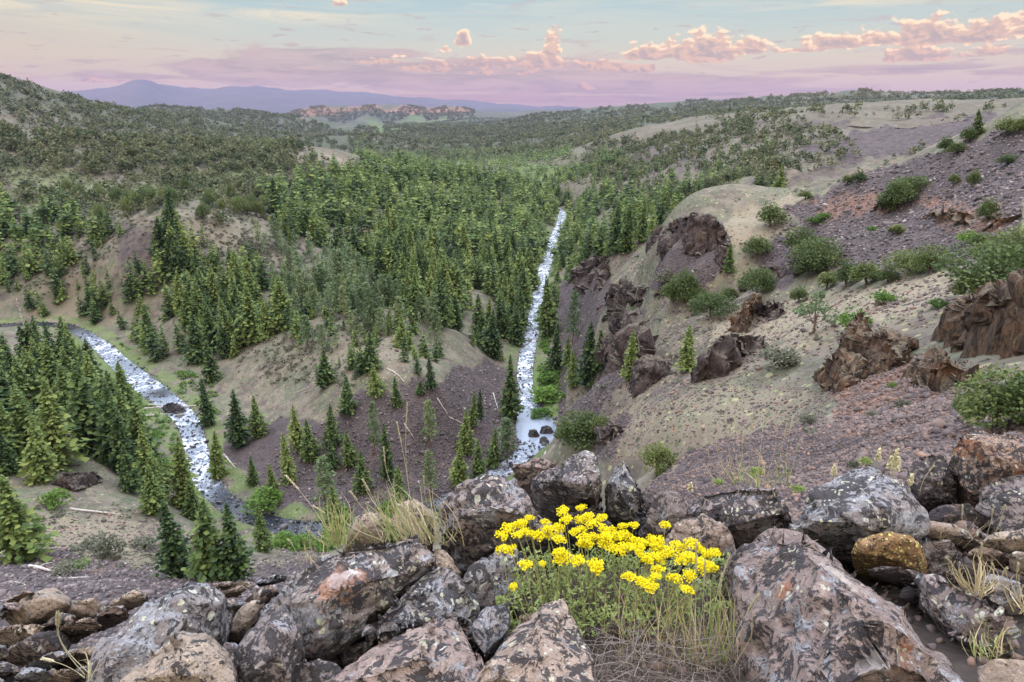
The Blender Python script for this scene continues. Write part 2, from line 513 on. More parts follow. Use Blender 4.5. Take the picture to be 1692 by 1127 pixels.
def river_dist(x, y):
    """distance from the river's centre line minus its half width"""
    best = np.full(x.shape, 1e9)
    for i in range(len(riv) - 1):
        a, b = riv[i], riv[i + 1]
        dx, dy = b[0] - a[0], b[1] - a[1]
        L = dx * dx + dy * dy + 1e-9
        t = np.clip(((x - a[0]) * dx + (y - a[1]) * dy) / L, 0, 1)
        d = np.hypot(x - a[0] - t * dx, y - a[1] - t * dy) - (a[2] + (b[2] - a[2]) * t)
        best = np.minimum(best, d)
    return best


# ------------------------------------------------------------------ terrain grid: fine in the view, coarse elsewhere
th_v = np.concatenate([np.linspace(-180, -60, 25)[:-1], np.linspace(-60, -42, 40)[:-1], np.linspace(-42, 42, 860)[:-1], np.linspace(42, 60, 40)[:-1], np.linspace(60, 180, 25)])
TH = np.radians(th_v)
lr = np.concatenate([np.linspace(math.log(.25), math.log(14), 90)[:-1], np.linspace(math.log(14), math.log(1300), 640)[:-1], np.linspace(math.log(1300), math.log(5500), 150)[:-1], np.linspace(math.log(5500), math.log(21000), 110)])
LR = lr
T2, L2 = np.meshgrid(TH, LR)          # rows: r
Rr = np.exp(L2)
GX, GY = Rr * np.sin(T2), Rr * np.cos(T2)


def base_height(t, l):
    r = np.exp(l)
    tc = np.clip(t, R(-78), R(78))
    zf = tps(tc, l) * r
    # the ridge behind the viewer, out of the picture, that keeps the dawn sun off the canyon
    bk = sstep(np.abs(t), R(82), R(125))
    xx = r * np.sin(t)
    ridge_h = 515 - 190 * sstep(xx, 150, 900) + 14 * np.sin(xx / 170)
    zb = -1.6 + ridge_h * sstep(r, 40, 2500) * (1 - .8 * sstep(r, 3200, 6000))
    return zf * (1 - bk) + zb * bk


GZ = base_height(T2, L2)
in_view = np.abs(T2) < R(60)
# fractal relief: each octave only where it is small against the distance, and where the grid can carry it
for k, (L_, amp) in enumerate([(900, .075), (380, .085), (160, .055), (70, .04), (30, .055), (13, .06), (6, .075), (2.6, .075), (1.1, .06)]):
    wgt = sstep(Rr, L_ * 3.2, L_ * 7.0) * (1 - sstep(Rr, L_ * 90, L_ * 160))
    if wgt.max() <= 0: continue
    nn = noise2(GX / L_ + 13.7 * k, GY / L_ - 7.1 * k, k)
    if k >= 1 and k <= 4: nn = nn * .6 + .5 * (0.35 - np.abs(noise2(GX / L_ * .8 + 3.3, GY / L_ * .8 + 9, k + 40)))
    GZ += wgt * nn * L_ * amp
# the far peak and the steep front of the sunlit hill
_bx, _by = project(GX, GY, GZ)
GZ += np.where(in_view, sstep(Rr, 13500, 16500) * (150 * np.exp(-((_bx - 230) / 36) ** 2) + 45 * np.exp(-((_bx - 190) / 60) ** 2) + 40 * np.exp(-((_bx - 425) / 50) ** 2)), 0)
GZ += np.where(in_view & (_bx > 430) & (_bx < 830), 60 * sstep(Rr, 8700, 9050) * (1 - sstep(Rr, 9700, 11500)) * sstep(_bx, 440, 560) * (1 - sstep(_bx, 740, 820)), 0)
rd = np.full(GX.shape, 1e9)
sel = (Rr > 120) & (Rr < 1800) & in_view
rd[sel] = river_dist(GX[sel], GY[sel])
bank = ZR + 0.5 + 0.10 * np.maximum(rd, 0)
w_ = sstep(rd, 2, 30)
near_r = rd < 400
GZ = np.where(near_r, np.maximum(GZ * w_ + bank * (1 - w_), np.minimum(bank, ZR + 3.5)), GZ)
GZ = np.where(rd < 1.5, ZR + 0.5 - 1.6 * sstep(rd, 1.5, -1.5), GZ)


def ground_z(x, y):
    t, l = lp(np.asarray(x, float), np.asarray(y, float))
    i = np.interp(l, LR, np.arange(len(LR)))
    j = np.interp(t, TH, np.arange(len(TH)))
    i0 = np.clip(i.astype(int), 0, len(LR) - 2); j0 = np.clip(j.astype(int), 0, len(TH) - 2)
    fi, fj = i - i0, j - j0
    return (GZ[i0, j0] * (1 - fi) * (1 - fj) + GZ[i0 + 1, j0] * fi * (1 - fj) + GZ[i0, j0 + 1] * (1 - fi) * fj + GZ[i0 + 1, j0 + 1] * fi * fj)


def hit(px, py, ymin=6.0, ymax=18000.0):
    """first terrain point along the ray through a photo pixel"""
    x, y, z = (float(v) for v in ray(px, py))
    Y = np.exp(np.linspace(math.log(ymin), math.log(ymax), 1500))
    k = Y / y
    gz = ground_z(x * k, Y)
    below = (z * k) < gz
    below[0] = False
    if not below.any():
        return None
    i = int(np.argmax(below))
    a, b = z * k[i - 1] - gz[i - 1], gz[i] - z * k[i]
    f = a / max(a + b, 1e-9)
    kk = k[i - 1] + (k[i] - k[i - 1]) * f
    return np.array([x * kk, y * kk, float(ground_z(x * kk, y * kk))])


# ------------------------------------------------------------------ what covers the ground, as soft masks laid on the land
UPX, UPY = project(GX, GY, GZ)
jx = noise2(GX / (Rr * .03 + .5), GY / (Rr * .03 + .5), 71)
jy = noise2(GX / (Rr * .03 + .5) + 31, GY / (Rr * .03 + .5) + 17, 72)
jx2 = noise2(GX / (Rr * .008 + .2), GY / (Rr * .008 + .2), 73)
JX, JY = UPX + 30 * jx + 10 * jx2, UPY + 16 * jy + 6 * jx2


def zone(polys, soft=0):
    m = np.zeros(GX.shape, np.float32)
    for (y0, y1, val, poly) in polys:
        s = in_view & (GY > y0) & (GY < y1)
        hitm = s & in_poly(JX, JY, poly)
        m = np.where(hitm, np.maximum(m, val), m)
    for _ in range(soft):
        m[1:-1, 1:-1] = (m[1:-1, 1:-1] * 4 + m[:-2, 1:-1] + m[2:, 1:-1] + m[1:-1, :-2] + m[1:-1, 2:]) / 8
    return m


TALUS = zone([
    (20, 140, 1., [(-60, 930), (110, 915), (300, 950), (420, 950), (540, 900), (560, 1127), (-60, 1127)]),
    (150, 300, 1., [(430, 760), (560, 690), (610, 650), (720, 625), (830, 590), (890, 640), (860, 740), (760, 825), (560, 850), (440, 830)]),
    (150, 280, .8, [(380, 700), (520, 690), (560, 760), (450, 820), (360, 740)]),
    (330, 460, .62, [(190, 362), (265, 370), (262, 420), (215, 475), (185, 440)]),
    (330, 460, .62, [(280, 392), (350, 400), (335, 432), (275, 445)]),
    (120, 480, .95, [(925, 480), (985, 425), (1005, 475), (985, 540), (950, 640), (930, 690), (915, 640), (935, 560)]),
    (90, 250, .85, [(930, 640), (1020, 560), (1080, 540), (1010, 640), (960, 720), (915, 740)]),
    (40, 230, 1., [(1300, 350), (1345, 320), (1420, 295), (1500, 265), (1700, 205), (1700, 410), (1560, 440), (1440, 440), (1330, 450), (1240, 430), (1330, 380)]),
    (120, 260, 1., [(1090, 440), (1120, 385), (1215, 385), (1205, 440), (1150, 490), (1070, 480)]),
    (100, 260, .8, [(1000, 520), (1080, 500), (1060, 560), (1010, 620), (985, 600)]),
    (80, 200, .8, [(1190, 470), (1330, 430), (1330, 470), (1240, 490)]),
    (40, 130, .7, [(950, 740), (1000, 680), (1060, 670), (1040, 730), (1000, 780)]),
    (5, 60, 1., [(1030, 830), (1140, 745), (1230, 712), (1400, 690), (1500, 700), (1700, 650), (1700, 860), (1250, 860)]),
    (10, 70, .9, [(1360, 600), (1510, 590), (1560, 640), (1700, 640), (1700, 720), (1500, 720), (1380, 700)]),
    (300, 1300, .8, [(1420, 215), (1560, 192), (1650, 190), (1640, 225), (1560, 250), (1400, 262), (1300, 252)]),
    (300, 1300, .6, [(1290, 196), (1420, 195), (1400, 215), (1290, 210)]),
    (250, 800, .55, [(1290, 300), (1380, 260), (1470, 262), (1350, 300), (1260, 330)]),
    (400, 1200, .5, [(1000, 240), (1120, 232), (1200, 262), (1080, 290), (990, 275)]),
], 9)
GREEN = zone([
    (200, 420, 1., [(872, 640), (915, 600), (935, 650), (915, 715), (870, 690)]),
    (120, 420, .9, [(180, 560), (240, 600), (300, 650), (290, 690), (220, 700), (170, 640)]),
    (900, 1700, .9, [(850, 275), (900, 268), (930, 290), (900, 312), (850, 300)]),
    (500, 800, .5, [(0, 260), (200, 300), (380, 300), (300, 340), (60, 350)]),
    (500, 900, .6, [(300, 290), (430, 260), (440, 290), (340, 320)]),
    (3000, 8500, .6, [(590, 205), (740, 196), (800, 208), (740, 222), (640, 230)]),
    (1300, 2200, .9, [(700, 262), (780, 262), (780, 278), (700, 280)]),
], 3)
GREEN = np.maximum(GREEN, (rd < 7).astype(np.float32) * .75 * (noise2(GX / 9, GY / 9, 5) > -.15))
TAN = zone([
    (40, 260, 1., [(1220, 350), (1430, 300), (1330, 350), (1250, 420), (1190, 470), (1130, 500), (1180, 400)]),
    (40, 140, 1., [(1150, 500), (1280, 500), (1420, 470), (1570, 440), (1600, 480), (1460, 540), (1330, 570), (1240, 570), (1160, 560)]),
    (200, 420, .55, [(560, 560), (650, 560), (700, 600), (600, 625), (540, 600)]),
    (330, 460, .5, [(270, 345), (400, 345), (470, 380), (380, 400), (280, 395)]),
    (330, 460, .6, [(20, 480), (170, 460), (190, 540), (60, 530)]),
    (700, 900, .8, [(430, 250), (560, 255), (590, 290), (470, 300)]),
    (30, 130, .6, [(1000, 680), (1200, 640), (1350, 650), (1320, 700), (1100, 760), (1000, 760)]),
    (90, 170, .8, [(60, 850), (240, 850), (260, 930), (80, 930)]),
], 3)
RUST_AND_SUNLIT = zone([
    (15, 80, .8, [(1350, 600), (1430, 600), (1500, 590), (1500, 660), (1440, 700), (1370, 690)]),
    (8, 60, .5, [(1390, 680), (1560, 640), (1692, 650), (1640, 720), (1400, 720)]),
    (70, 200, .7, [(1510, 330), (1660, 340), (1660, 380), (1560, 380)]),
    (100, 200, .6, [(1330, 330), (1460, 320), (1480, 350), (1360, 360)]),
    (8500, 10500, .9, [(470, 175), (800, 175), (800, 205), (480, 205)]),  # far hill: the dawn sun's red put into the ground colour
    (2000, 4500, .8, [(1270, 172), (1420, 170), (1430, 186), (1280, 188)]),  # plateau patch: sunlit orange painted into the ground likewise
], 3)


def build_terrain():
    nr, nt = GX.shape
    idx = np.arange(nr * nt).reshape(nr, nt)
    q = np.stack([idx[:-1, :-1], idx[:-1, 1:], idx[1:, 1:], idx[1:, :-1]], -1).reshape(-1, 4)
    q = q[:, ::-1]
    co = np.stack([GX, GY, GZ], -1).reshape(-1, 3)
    m, t, bs = material('dry_ground')
    g = t.new('ShaderNodeNewGeometry')
    P = g.outputs['Position']
    at1 = t.new('ShaderNodeAttribute', attribute_name='cover')
    sp = t.new('ShaderNodeSeparateColor'); t.l.new(at1.outputs['Color'], sp.inputs[0])
    tal, grn, tan = sp.outputs
    at2 = t.new('ShaderNodeAttribute', attribute_name='rust')  # rusty ground together with the painted sunlit red
    rust = at2.outputs['Fac']  # rusty ground nearby, painted sunlit red on the far hills
    dist = t.new('ShaderNodeVectorMath', operation='LENGTH'); t.l.new(P, dist.inputs[0]); D = dist.outputs['Value']
    n_big = t.noise(P, 0.02, 6, .6)
    n_mid = t.noise(P, 0.16, 6, .62)
    n_fine = t.noise(P, 1.5, 5, .65)
    n_grit = t.noise(P, 9.0, 3, .7)
    far = t.ss(D, 120, 700)
    tex = t.mix(far, n_fine, t.noise(P, 0.35, 5, .65))
    # dry grass and soil
    n_sage = t.noise(t.vadd(P, (40., 7., 3.)), .085, 7, .68)
    soil = t.mix(t.ss(n_mid, .38, .64), (.078, .066, .058), (.150, .130, .104))
    soil = t.mix(t.mul(t.ss(t.add(n_sage, t.mul(t.sub(tex, .5), .6)), .46, .58), .75), soil, t.mix(t.ss(tex, .4, .6), (.060, .072, .045), (.115, .125, .085)))
    soil = t.mix(t.mul(tan, .75), soil, t.mix(t.ss(t.add(tex, t.mul(t.sub(n_mid, .5), .8)), .36, .66), (.235, .195, .145), (.14, .13, .09)))
    soil = t.mix(t.mul(t.ss(n_big, .42, .58), t.ss(D, 300, 900), .7), soil, t.mix(t.ss(tex, .4, .6), (.056, .052, .038), (.105, .086, .066)))
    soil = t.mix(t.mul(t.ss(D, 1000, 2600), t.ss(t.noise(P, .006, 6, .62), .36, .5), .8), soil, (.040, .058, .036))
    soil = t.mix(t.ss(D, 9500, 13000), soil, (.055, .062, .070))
    soil = t.mix(t.ss(D, 9, 4), soil, t.mix(t.ss(n_fine, .35, .65), (.028, .024, .022), (.075, .06, .05)))
    # tufts, stones and bare spots, each with a tone of its own
    vt = t.new('ShaderNodeTexVoronoi'); t.l.new(P, vt.inputs['Vector']); vt.inputs['Scale'].default_value = 1.15
    vtc = t.new('ShaderNodeSeparateColor'); t.l.new(vt.outputs['Color'], vtc.inputs[0])
    spot = t.mul(t.ss(t.sub(vt.outputs['Distance'], t.mul(vtc.outputs[0], .5)), .06, -.06), t.ss(D, 600, 200))
    soil = t.mix(t.mul(spot, .85), soil, t.ramp(vtc.outputs[1], [(0, (.05, .043, .042)), (.35, (.06, .078, .042)), (.62, (.17, .18, .11)), (.85, (.25, .245, .13)), (1, (.17, .10, .07))]))
    vt2 = t.new('ShaderNodeTexVoronoi'); t.l.new(P, vt2.inputs['Vector']); vt2.inputs['Scale'].default_value = .26
    vtc2 = t.new('ShaderNodeSeparateColor'); t.l.new(vt2.outputs['Color'], vtc2.inputs[0])
    spot2 = t.mul(t.ss(t.sub(t.add(vt2.outputs['Distance'], t.mul(t.sub(n_fine, .5), .6)), t.mul(vtc2.outputs[0], .5)), .05, -.05), t.ss(D, 90, 220))
    soil = t.mix(t.mul(spot2, .6), soil, t.ramp(vtc2.outputs[1], [(0, (.05, .065, .04)), (.6, (.09, .105, .065)), (1, (.14, .14, .10))]))
    gcol = t.mix(t.ss(tex, .35, .65), (.05, .10, .025), (.12, .16, .05))
    soil = t.mix(t.mul(grn, .8), soil, gcol)
    # talus: broken basalt, every stone its own tone
    vs = t.new('ShaderNodeTexVoronoi'); t.l.new(P, vs.inputs['Vector']); vs.inputs['Scale'].default_value = 2.4
    vs2 = t.new('ShaderNodeTexVoronoi'); t.l.new(P, vs2.inputs['Vector']); vs2.inputs['Scale'].default_value = .55
    vcs = t.new('ShaderNodeSeparateColor'); t.l.new(vs.outputs['Color'], vcs.inputs[0])
    vcs2 = t.new('ShaderNodeSeparateColor'); t.l.new(vs2.outputs['Color'], vcs2.inputs[0])
    tone = t.mix(far, vcs.outputs[0], vcs2.outputs[0])
    stone = t.mix(tone, (.037, .032, .034), (.095, .080, .080))
    stone = t.mix(t.mul(t.ss(n_mid, .5, .7), .5), stone, (.13, .105, .095))
    stone = t.mix(t.mul(rust, .75), stone, t.mix(tone, (.12, .065, .045), (.27, .155, .10)))
    tm = t.ss(t.add(tal, t.mul(t.sub(n_mid, .5), 1.1), t.mul(t.sub(n_sage, .5), .9), t.mul(t.sub(n_fine, .5), .5)), .36, .66)
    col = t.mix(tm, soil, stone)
    col = t.mix(t.mul(rust, t.add(t.mul(t.ss(n_fine, .45, .6), .35), t.mul(t.ss(D, 5000, 8000), .5))), col, (.24, .13, .085))  # far off, the hill's sunlit red is painted on here
    t.l.new(col, bs.inputs['Base Color'])
    bs.inputs['Roughness'].default_value = .95
    bs.inputs['Specular IOR Level'].default_value = .15
    bmp = t.new('ShaderNodeBump'); bmp.inputs['Strength'].default_value = .8
    bmp.inputs['Distance'].default_value = .35
    hgt = t.add(t.mul(t.sub(.6, vs.outputs['Distance']), t.add(t.mul(tm, .9), .12)), t.mul(n_fine, .5), t.mul(n_grit, .08))
    t.l.new(hgt, bmp.inputs['Height']); t.l.new(bmp.outputs[0], bs.inputs['Normal'])
    me = mesh_from('terrain', co, q, 4, m, smooth=True)
    ca = me.color_attributes.new('cover', 'FLOAT_COLOR', 'POINT')
    c4 = np.ones((nr * nt, 4), np.float32)
    c4[:, 0] = TALUS.ravel(); c4[:, 1] = GREEN.ravel(); c4[:, 2] = TAN.ravel()
    ca.data.foreach_set('color', c4.ravel())
    ra = me.attributes.new('rust', 'FLOAT', 'POINT')  # holds rusty ground and the painted sunlit red alike
    ra.data.foreach_set('value', RUST_AND_SUNLIT.ravel().astype(np.float32))
    o = link('terrain', me)
    tag(o, 'canyon slopes of dry grass and dark talus with hills beyond', kind='structure')
    return o


build_terrain()


# ------------------------------------------------------------------ river
def build_river():
    m, t, bs = material('river_water')
    g = t.new('ShaderNodeNewGeometry'); P = g.outputs['Position']
    at1 = t.new('ShaderNodeAttribute', attribute_name='flow')
    sp = t.new('ShaderNodeSeparateColor'); t.l.new(at1.outputs['Color'], sp.inputs[0])
    u, v, calm = sp.outputs         # painted dark of still, shaded reaches, across -1..1 -> 0..1, stillness
    w1 = t.noise(P, .55, 6, .68, .6)
    w2 = t.noise(P, 2.2, 4, .65)
    w3 = t.noise(P, .16, 3, .6)
    foam = t.add(t.mul(u, -.16), w1, t.mul(t.sub(w2, .5), .5), t.mul(t.sub(w3, .5), .55), t.mul(calm, -.75))
    fm = t.ss(foam, .42, .66)
    deep = t.mix(calm, (.13, .16, .20), (.22, .27, .34))
    deep = t.mix(u, deep, (.018, .023, .030))
    t.l.new(t.mix(t.mul(fm, .85), deep, (.60, .66, .76)), bs.inputs['Base Color'])
    t.l.new(t.add(t.mul(fm, .5), .06), bs.inputs['Roughness'])
    bs.inputs['IOR'].default_value = 1.33
    bs.inputs['Specular IOR Level'].default_value = 1.0
    bmp = t.new('ShaderNodeBump')
    t.put(bmp.inputs['Strength'], t.lin(calm, 0, 1, .6, .04)); bmp.inputs['Distance'].default_value = .3
    t.l.new(t.add(w1, t.mul(w2, .4)), bmp.inputs['Height']); t.l.new(bmp.outputs[0], bs.inputs['Normal'])
    n = len(riv)
    NA = 7
    V, C = [], []
    tg = np.gradient(riv[:, :2], axis=0); tg /= np.linalg.norm(tg, axis=1)[:, None]
    L = np.concatenate([[0], np.cumsum(np.hypot(*np.diff(riv[:, :2], axis=0).T))])
    calm_at = [(886, 705, 11, 1.0), (880, 722, 10, 1.), (270, 655, 6, .35), (320, 712, 6, .3), (480, 872, 14, .8), (535, 872, 16, .9), (590, 868, 20, .9), (100, 538, 25, .9), (40, 536, 30, .9), (400, 840, 10, .45), (205, 610, 12, .3)]
    cpts = [(at_z(a, b, ZR)[:2], s, k) for a, b, s, k in calm_at]
    dark_at = [(at_z(a, b, ZR)[:2], sg) for a, b, sg in ((400, 840, 16), (450, 864, 20), (510, 876, 20), (560, 873, 18), (600, 867, 16), (660, 852, 14), (265, 650, 5), (275, 622, 5), (230, 720, 5), (90, 540, 22), (30, 537, 22))]  # still reaches: dark water with their shade put into the colour
    for i in range(n):
        nx, ny = -tg[i, 1], tg[i, 0]
        for k in range(NA):
            s = (k / (NA - 1) * 2 - 1)
            hw = riv[i, 2] + 1.2 + .9 * math.sin(i * 1.7 + (3 if k > 3 else 0)) * .6
            x, y = riv[i, 0] + nx * s * hw, riv[i, 1] + ny * s * hw
            V.append((x, y, ZR))
            cl = 0
            for c, sg, kk in cpts:
                cl = max(cl, kk * math.exp(-((x - c[0]) ** 2 + (y - c[1]) ** 2) / (sg * sg)))
            dk = max(math.exp(-((x - c[0]) ** 2 + (y - c[1]) ** 2) / (sg * sg)) for c, sg in dark_at)
            C.append((min(1, dk * 1.5), s * .5 + .5, cl, 1))
    q = []
    for i in range(n - 1):
        for k in range(NA - 1):
            a = i * NA + k
            q += [a, a + NA, a + NA + 1, a + 1]
    me = mesh_from('river', V, q, 4, m, smooth=True)
    ca = me.color_attributes.new('flow', 'FLOAT_COLOR', 'POINT')
    ca.data.foreach_set('color', np.array(C, np.float32).ravel())
    o = link('river', me)
    tag(o, 'pale rushing river winding along the canyon floor', kind='structure')
    # normals up
    if me.polygons[0].normal.z < 0:
        me.flip_normals()


build_river()


# ------------------------------------------------------------------ air: one box of thin even haze round everything
def build_haze():
    m = bpy.data.materials.new('thin_haze'); m.use_nodes = True
    m.node_tree.nodes.clear(); t = NT(m.node_tree)
    pv = t.new('ShaderNodeVolumePrincipled')
    pv.inputs['Color'].default_value = (.28, .29, .54, 1)
    pv.inputs['Density'].default_value = HAZE_D
    pv.inputs['Anisotropy'].default_value = 0.0
    o = t.new('ShaderNodeOutputMaterial'); t.l.new(pv.outputs[0], o.inputs['Volume'])
    bm = bmesh.new()
    bmesh.ops.create_cube(bm, size=1)
    lo, hi = Vector((-22000, -22000, float(GZ.min()) - 1.5)), Vector((22000, 22000, float(GZ.max()) + 60))
    for v in bm.verts:
        v.co = Vector([lo[i] if v.co[i] < 0 else hi[i] for i in range(3)])
    me = bpy.data.meshes.new('haze'); bm.to_mesh(me); bm.free(); me.materials.append(m)
    ob = link('haze', me); tag(ob, 'thin lavender haze in the air toward the far hills', kind='stuff')


HAZE_D = 2.6e-5
build_haze()

# ------------------------------------------------------------------ vegetation
RNG = np.random.default_rng(11)


def foliage_mat(name, cols, by_attr=False):
    """needles: tone differs from tree to tree and from spray to spray"""
    m, t, bs = material(name)
    if by_attr:
        a = t.new('ShaderNodeAttribute', attribute_name='tint'); tint = a.outputs['Fac']
    else:
        a = t.new('ShaderNodeObjectInfo'); tint = a.outputs['Random']
    g = t.new('ShaderNodeNewGeometry')
    n = t.noise(g.outputs['Position'], .55, 3, .6)
    rnd = g.outputs['Random Per Island']
    x = t.add(t.mul(tint, .62), t.mul(t.sub(n, .5), .5), t.mul(t.sub(rnd, .5), .6), .08)
    c = t.ramp(x, cols)
    t.l.new(c, bs.inputs['Base Color'])
    bs.inputs['Roughness'].default_value = .7
    bs.inputs['Specular IOR Level'].default_value = .2
    # a little light through the needles
    tr = t.new('ShaderNodeBsdfTranslucent'); t.l.new(c, tr.inputs[0])
    mx = t.new('ShaderNodeMixShader'); mx.inputs[0].default_value = .32
    out = [k for k in t.n if k.bl_idname == 'ShaderNodeOutputMaterial'][0]
    t.l.new(bs.outputs[0], mx.inputs[1]); t.l.new(tr.outputs[0], mx.inputs[2]); t.l.new(mx.outputs[0], out.inputs[0])
    return m


FIR_C = [(0.0, (.024, .048, .022)), (.25, (.066, .115, .040)), (.5, (.125, .185, .055)), (.75, (.185, .240, .068)), (1, (.235, .275, .088))]
PINE_C = [(0, (0.079, 0.133, 0.066)), (.5, (0.144, 0.207, 0.099)), (1, (0.259, 0.296, 0.146))]
JUN_C = [(0, (0.044, 0.075, 0.027)), (.35, (0.081, 0.119, 0.040)), (.7, (0.138, 0.169, 0.056)), (1, (0.200, 0.225, 0.088))]
OLIVE_C = [(0, (0.042, 0.066, 0.034)), (.4, (0.084, 0.102, 0.048)), (.75, (0.138, 0.144, 0.072)), (1, (0.180, 0.174, 0.102))]
SAGE_C = [(0, (0.064, 0.076, 0.051)), (.4, (0.111, 0.119, 0.085)), (.75, (0.162, 0.170, 0.119)), (1, (0.212, 0.212, 0.128))]
GREENB_C = [(0, (0.046, 0.101, 0.021)), (.5, (0.092, 0.178, 0.032)), (1, (0.172, 0.272, 0.053))]
M_FIR, M_PINE, M_JUN, M_SAGE, M_GREENB = (foliage_mat(n, c) for n, c in (('fir_needles', FIR_C), ('pine_needles', PINE_C), ('juniper_scales', JUN_C), ('sage_leaves', SAGE_C), ('willow_leaves', GREENB_C)))
M_FIR_S, M_PINE_S, M_OLIVE_S, M_SAGE_S, M_GREEN_S = (foliage_mat(n, c, True) for n, c in (('forest_fir_needles', FIR_C), ('forest_pine_needles', PINE_C), ('woodland_foliage', OLIVE_C), ('scrub_leaves', SAGE_C), ('bank_leaves', GREENB_C)))


def bark_mat(name, a, b):
    m, t, bs = material(name)
    g = t.new('ShaderNodeNewGeometry')
    n = t.noise(t.vmul(g.outputs['Position'], (1, 1, .25)), 5, 5, .65)
    t.l.new(t.mix(t.ss(n, .35, .65), a, b), bs.inputs['Base Color']); bs.inputs['Roughness'].default_value = .9
    return m


M_BARK = bark_mat('grey_brown_bark', (.06, .045, .035), (.15, .105, .08))
M_REDBARK = bark_mat('rusty_bark', (.10, .05, .03), (.24, .12, .075))
M_DEAD = bark_mat('bleached_dead_wood', (.24, .22, .21), (.50, .47, .44))


def sprays(c, d, up, L, W, rng):
    """quads (diamonds) centred at c, long axis d, half width along a jittered side axis"""
    n = len(c)
    d = d / np.linalg.norm(d, axis=1)[:, None]
    s = np.cross(d, up); s /= (np.linalg.norm(s, axis=1)[:, None] + 1e-9)
    w = np.cross(s, d)
    a = rng.uniform(-.9, .9, n)[:, None]
    s = s * np.cos(a) + w * np.sin(a)
    L = np.broadcast_to(L, (n,))[:, None]; W = np.broadcast_to(W, (n,))[:, None]
    p = np.stack([c - d * L * .55, c + s * W + d * L * .05, c + d * L * .62, c - s * W * .9 - d * L * .02], 1)
    p[:, 1, 2] -= (W * .25)[:, 0]; p[:, 3, 2] -= (W * .25)[:, 0]
    return p                                     # n,4,3


def conifer_quads(rng, whorls=20, per=7, along=4, R0=.17, h0=.06, droop=.25, ragged=.25, shape=.85, clump=1.0):
    P = []
    gap = rng.uniform(0, 1, whorls) < ragged * .35
    lean = rng.uniform(0, 6.28)
    for i in range(whorls):
        f = i / (whorls - 1)
        h = h0 + (1 - h0) * f ** .95
        Rw = R0 * (1 - f ** 1.15) ** shape + .008
        if h < h0 + .12: Rw *= .72 + 2.2 * (h - h0)
        Rw *= rng.uniform(1 - ragged, 1 + ragged * .6)
        if gap[i]: Rw *= .6
        nb = max(3, int(per * (.6 + .4 * (1 - f))))
        a0 = rng.uniform(0, 6.28)
        for b in range(nb):
            an = a0 + b * 6.283 / nb + rng.normal(0, .25)
            Lb = Rw * rng.uniform(.65, 1.18) * (1 + .15 * math.cos(an - lean))
            dr = np.array([math.cos(an), math.sin(an), 0])
            na = max(1, int(round(along * (.35 + .65 * (1 - f)))))
            for k in range(na):
                u = (k + .75) / na
                c = dr * Lb * u + np.array([0, 0, h + .35 * Lb * u * (1 - f * .2) * (0.5 if f > .7 else .1) - droop * Lb * u * u])
                c = c + rng.normal(0, .010, 3) * clump
                dd = dr + np.array([rng.normal(0, .35), rng.normal(0, .35), -.35 * u + rng.normal(0, .25)])
                P.append((c, dd, Lb / na * 1.35 * rng.uniform(.8, 1.3) + .012, (Lb / na * .55 + .010) * rng.uniform(.8, 1.3)))
    for k in range(3):
        P.append((np.array([0, 0, .965 + .015 * k]), np.array([rng.normal(0, .2), rng.normal(0, .2), 1.]), .05, .008))
    c = np.array([p[0] for p in P]); d = np.array([p[1] for p in P]); L = np.array([p[2] for p in P]); W = np.array([p[3] for p in P])
    return sprays(c, d, np.array([0.05, .02, 1.]), L, W, rng)


def blob_quads(rng, lobes, per, leaf, flat=.8):
    """foliage in clumps: lobes are (centre, radii); leaves sit in the outer shell of each"""
    out = []
    for (c, rad) in lobes:
        v = rng.normal(0, 1, (per, 3)); v /= np.linalg.norm(v, axis=1)[:, None]
        rr = rng.uniform(.55, 1.06, per) ** .6
        p = np.asarray(c) + v * np.asarray(rad) * rr[:, None]
        d = v * .6 + rng.normal(0, .6, (per, 3)) + np.array([0, 0, .25])
        out.append(sprays(p, d, np.array([.1, .05, 1.]), leaf * rng.uniform(.7, 1.5, per), leaf * .5 * rng.uniform(.7, 1.4, per), rng))
    return np.concatenate(out)


def bush_lobes(rng, n, wide, tall, base=.12):
    L = []
    for i in range(n):
        a = i * 2.399 + rng.uniform(-.4, .4)
        q = math.sqrt((i + .5) / n)
        r = wide * q * rng.uniform(.55, .8)
        hh = base + tall * (1 - .55 * q * q) * rng.uniform(.4, .82)
        s = rng.uniform(.16, .30) * (1.1 - .3 * q)
        L.append(((math.cos(a) * r, math.sin(a) * r, hh), (wide * s * 2.0, wide * s * 2.0, tall * s * 1.1)))
    return L


def quads_mesh(name, Q, mat):
    n = len(Q)
    return mesh_from(name, Q.reshape(-1, 3), np.arange(n * 4), 4, mat)


def trunk_mesh(name, mat, h, r, sides=7, limbs=(), bend=.02, rng=None):
    """tapered trunk (unit height h) with optional limbs [(h, angle, length, rise)]"""
    V, F = [], []
    def tube(pts, rad):
        b = len(V)
        for p, q in zip(pts, rad):
            for k in range(sides):
                a = k * 2 * math.pi / sides
                V.append((p[0] + q * math.cos(a), p[1] + q * math.sin(a), p[2]))
        for i in range(len(pts) - 1):
            for k in range(sides):
                F.append((b + i * sides + k, b + i * sides + (k + 1) % sides, b + (i + 1) * sides + (k + 1) % sides, b + (i + 1) * sides + k))
    n = 7
    tube([(bend * math.sin(i * 1.1), bend * math.cos(i * 1.7) - bend, -.03 + (h + .03) * i / (n - 1)) for i in range(n)], [r * (1.35 if i == 0 else 1 - .88 * i / (n - 1)) for i in range(n)])
    for (lh, an, L, rise) in limbs:
        tube([(math.cos(an) * L * u, math.sin(an) * L * u, lh + rise * u * u + .2 * rise * u) for u in (0, .35, .7, 1)], [r * .5 * (1 - .8 * u) for u in (0, .35, .7, 1)])
    return mesh_from(name, V, np.array(F).ravel(), 4, mat, smooth=True)


TEMPL = {}


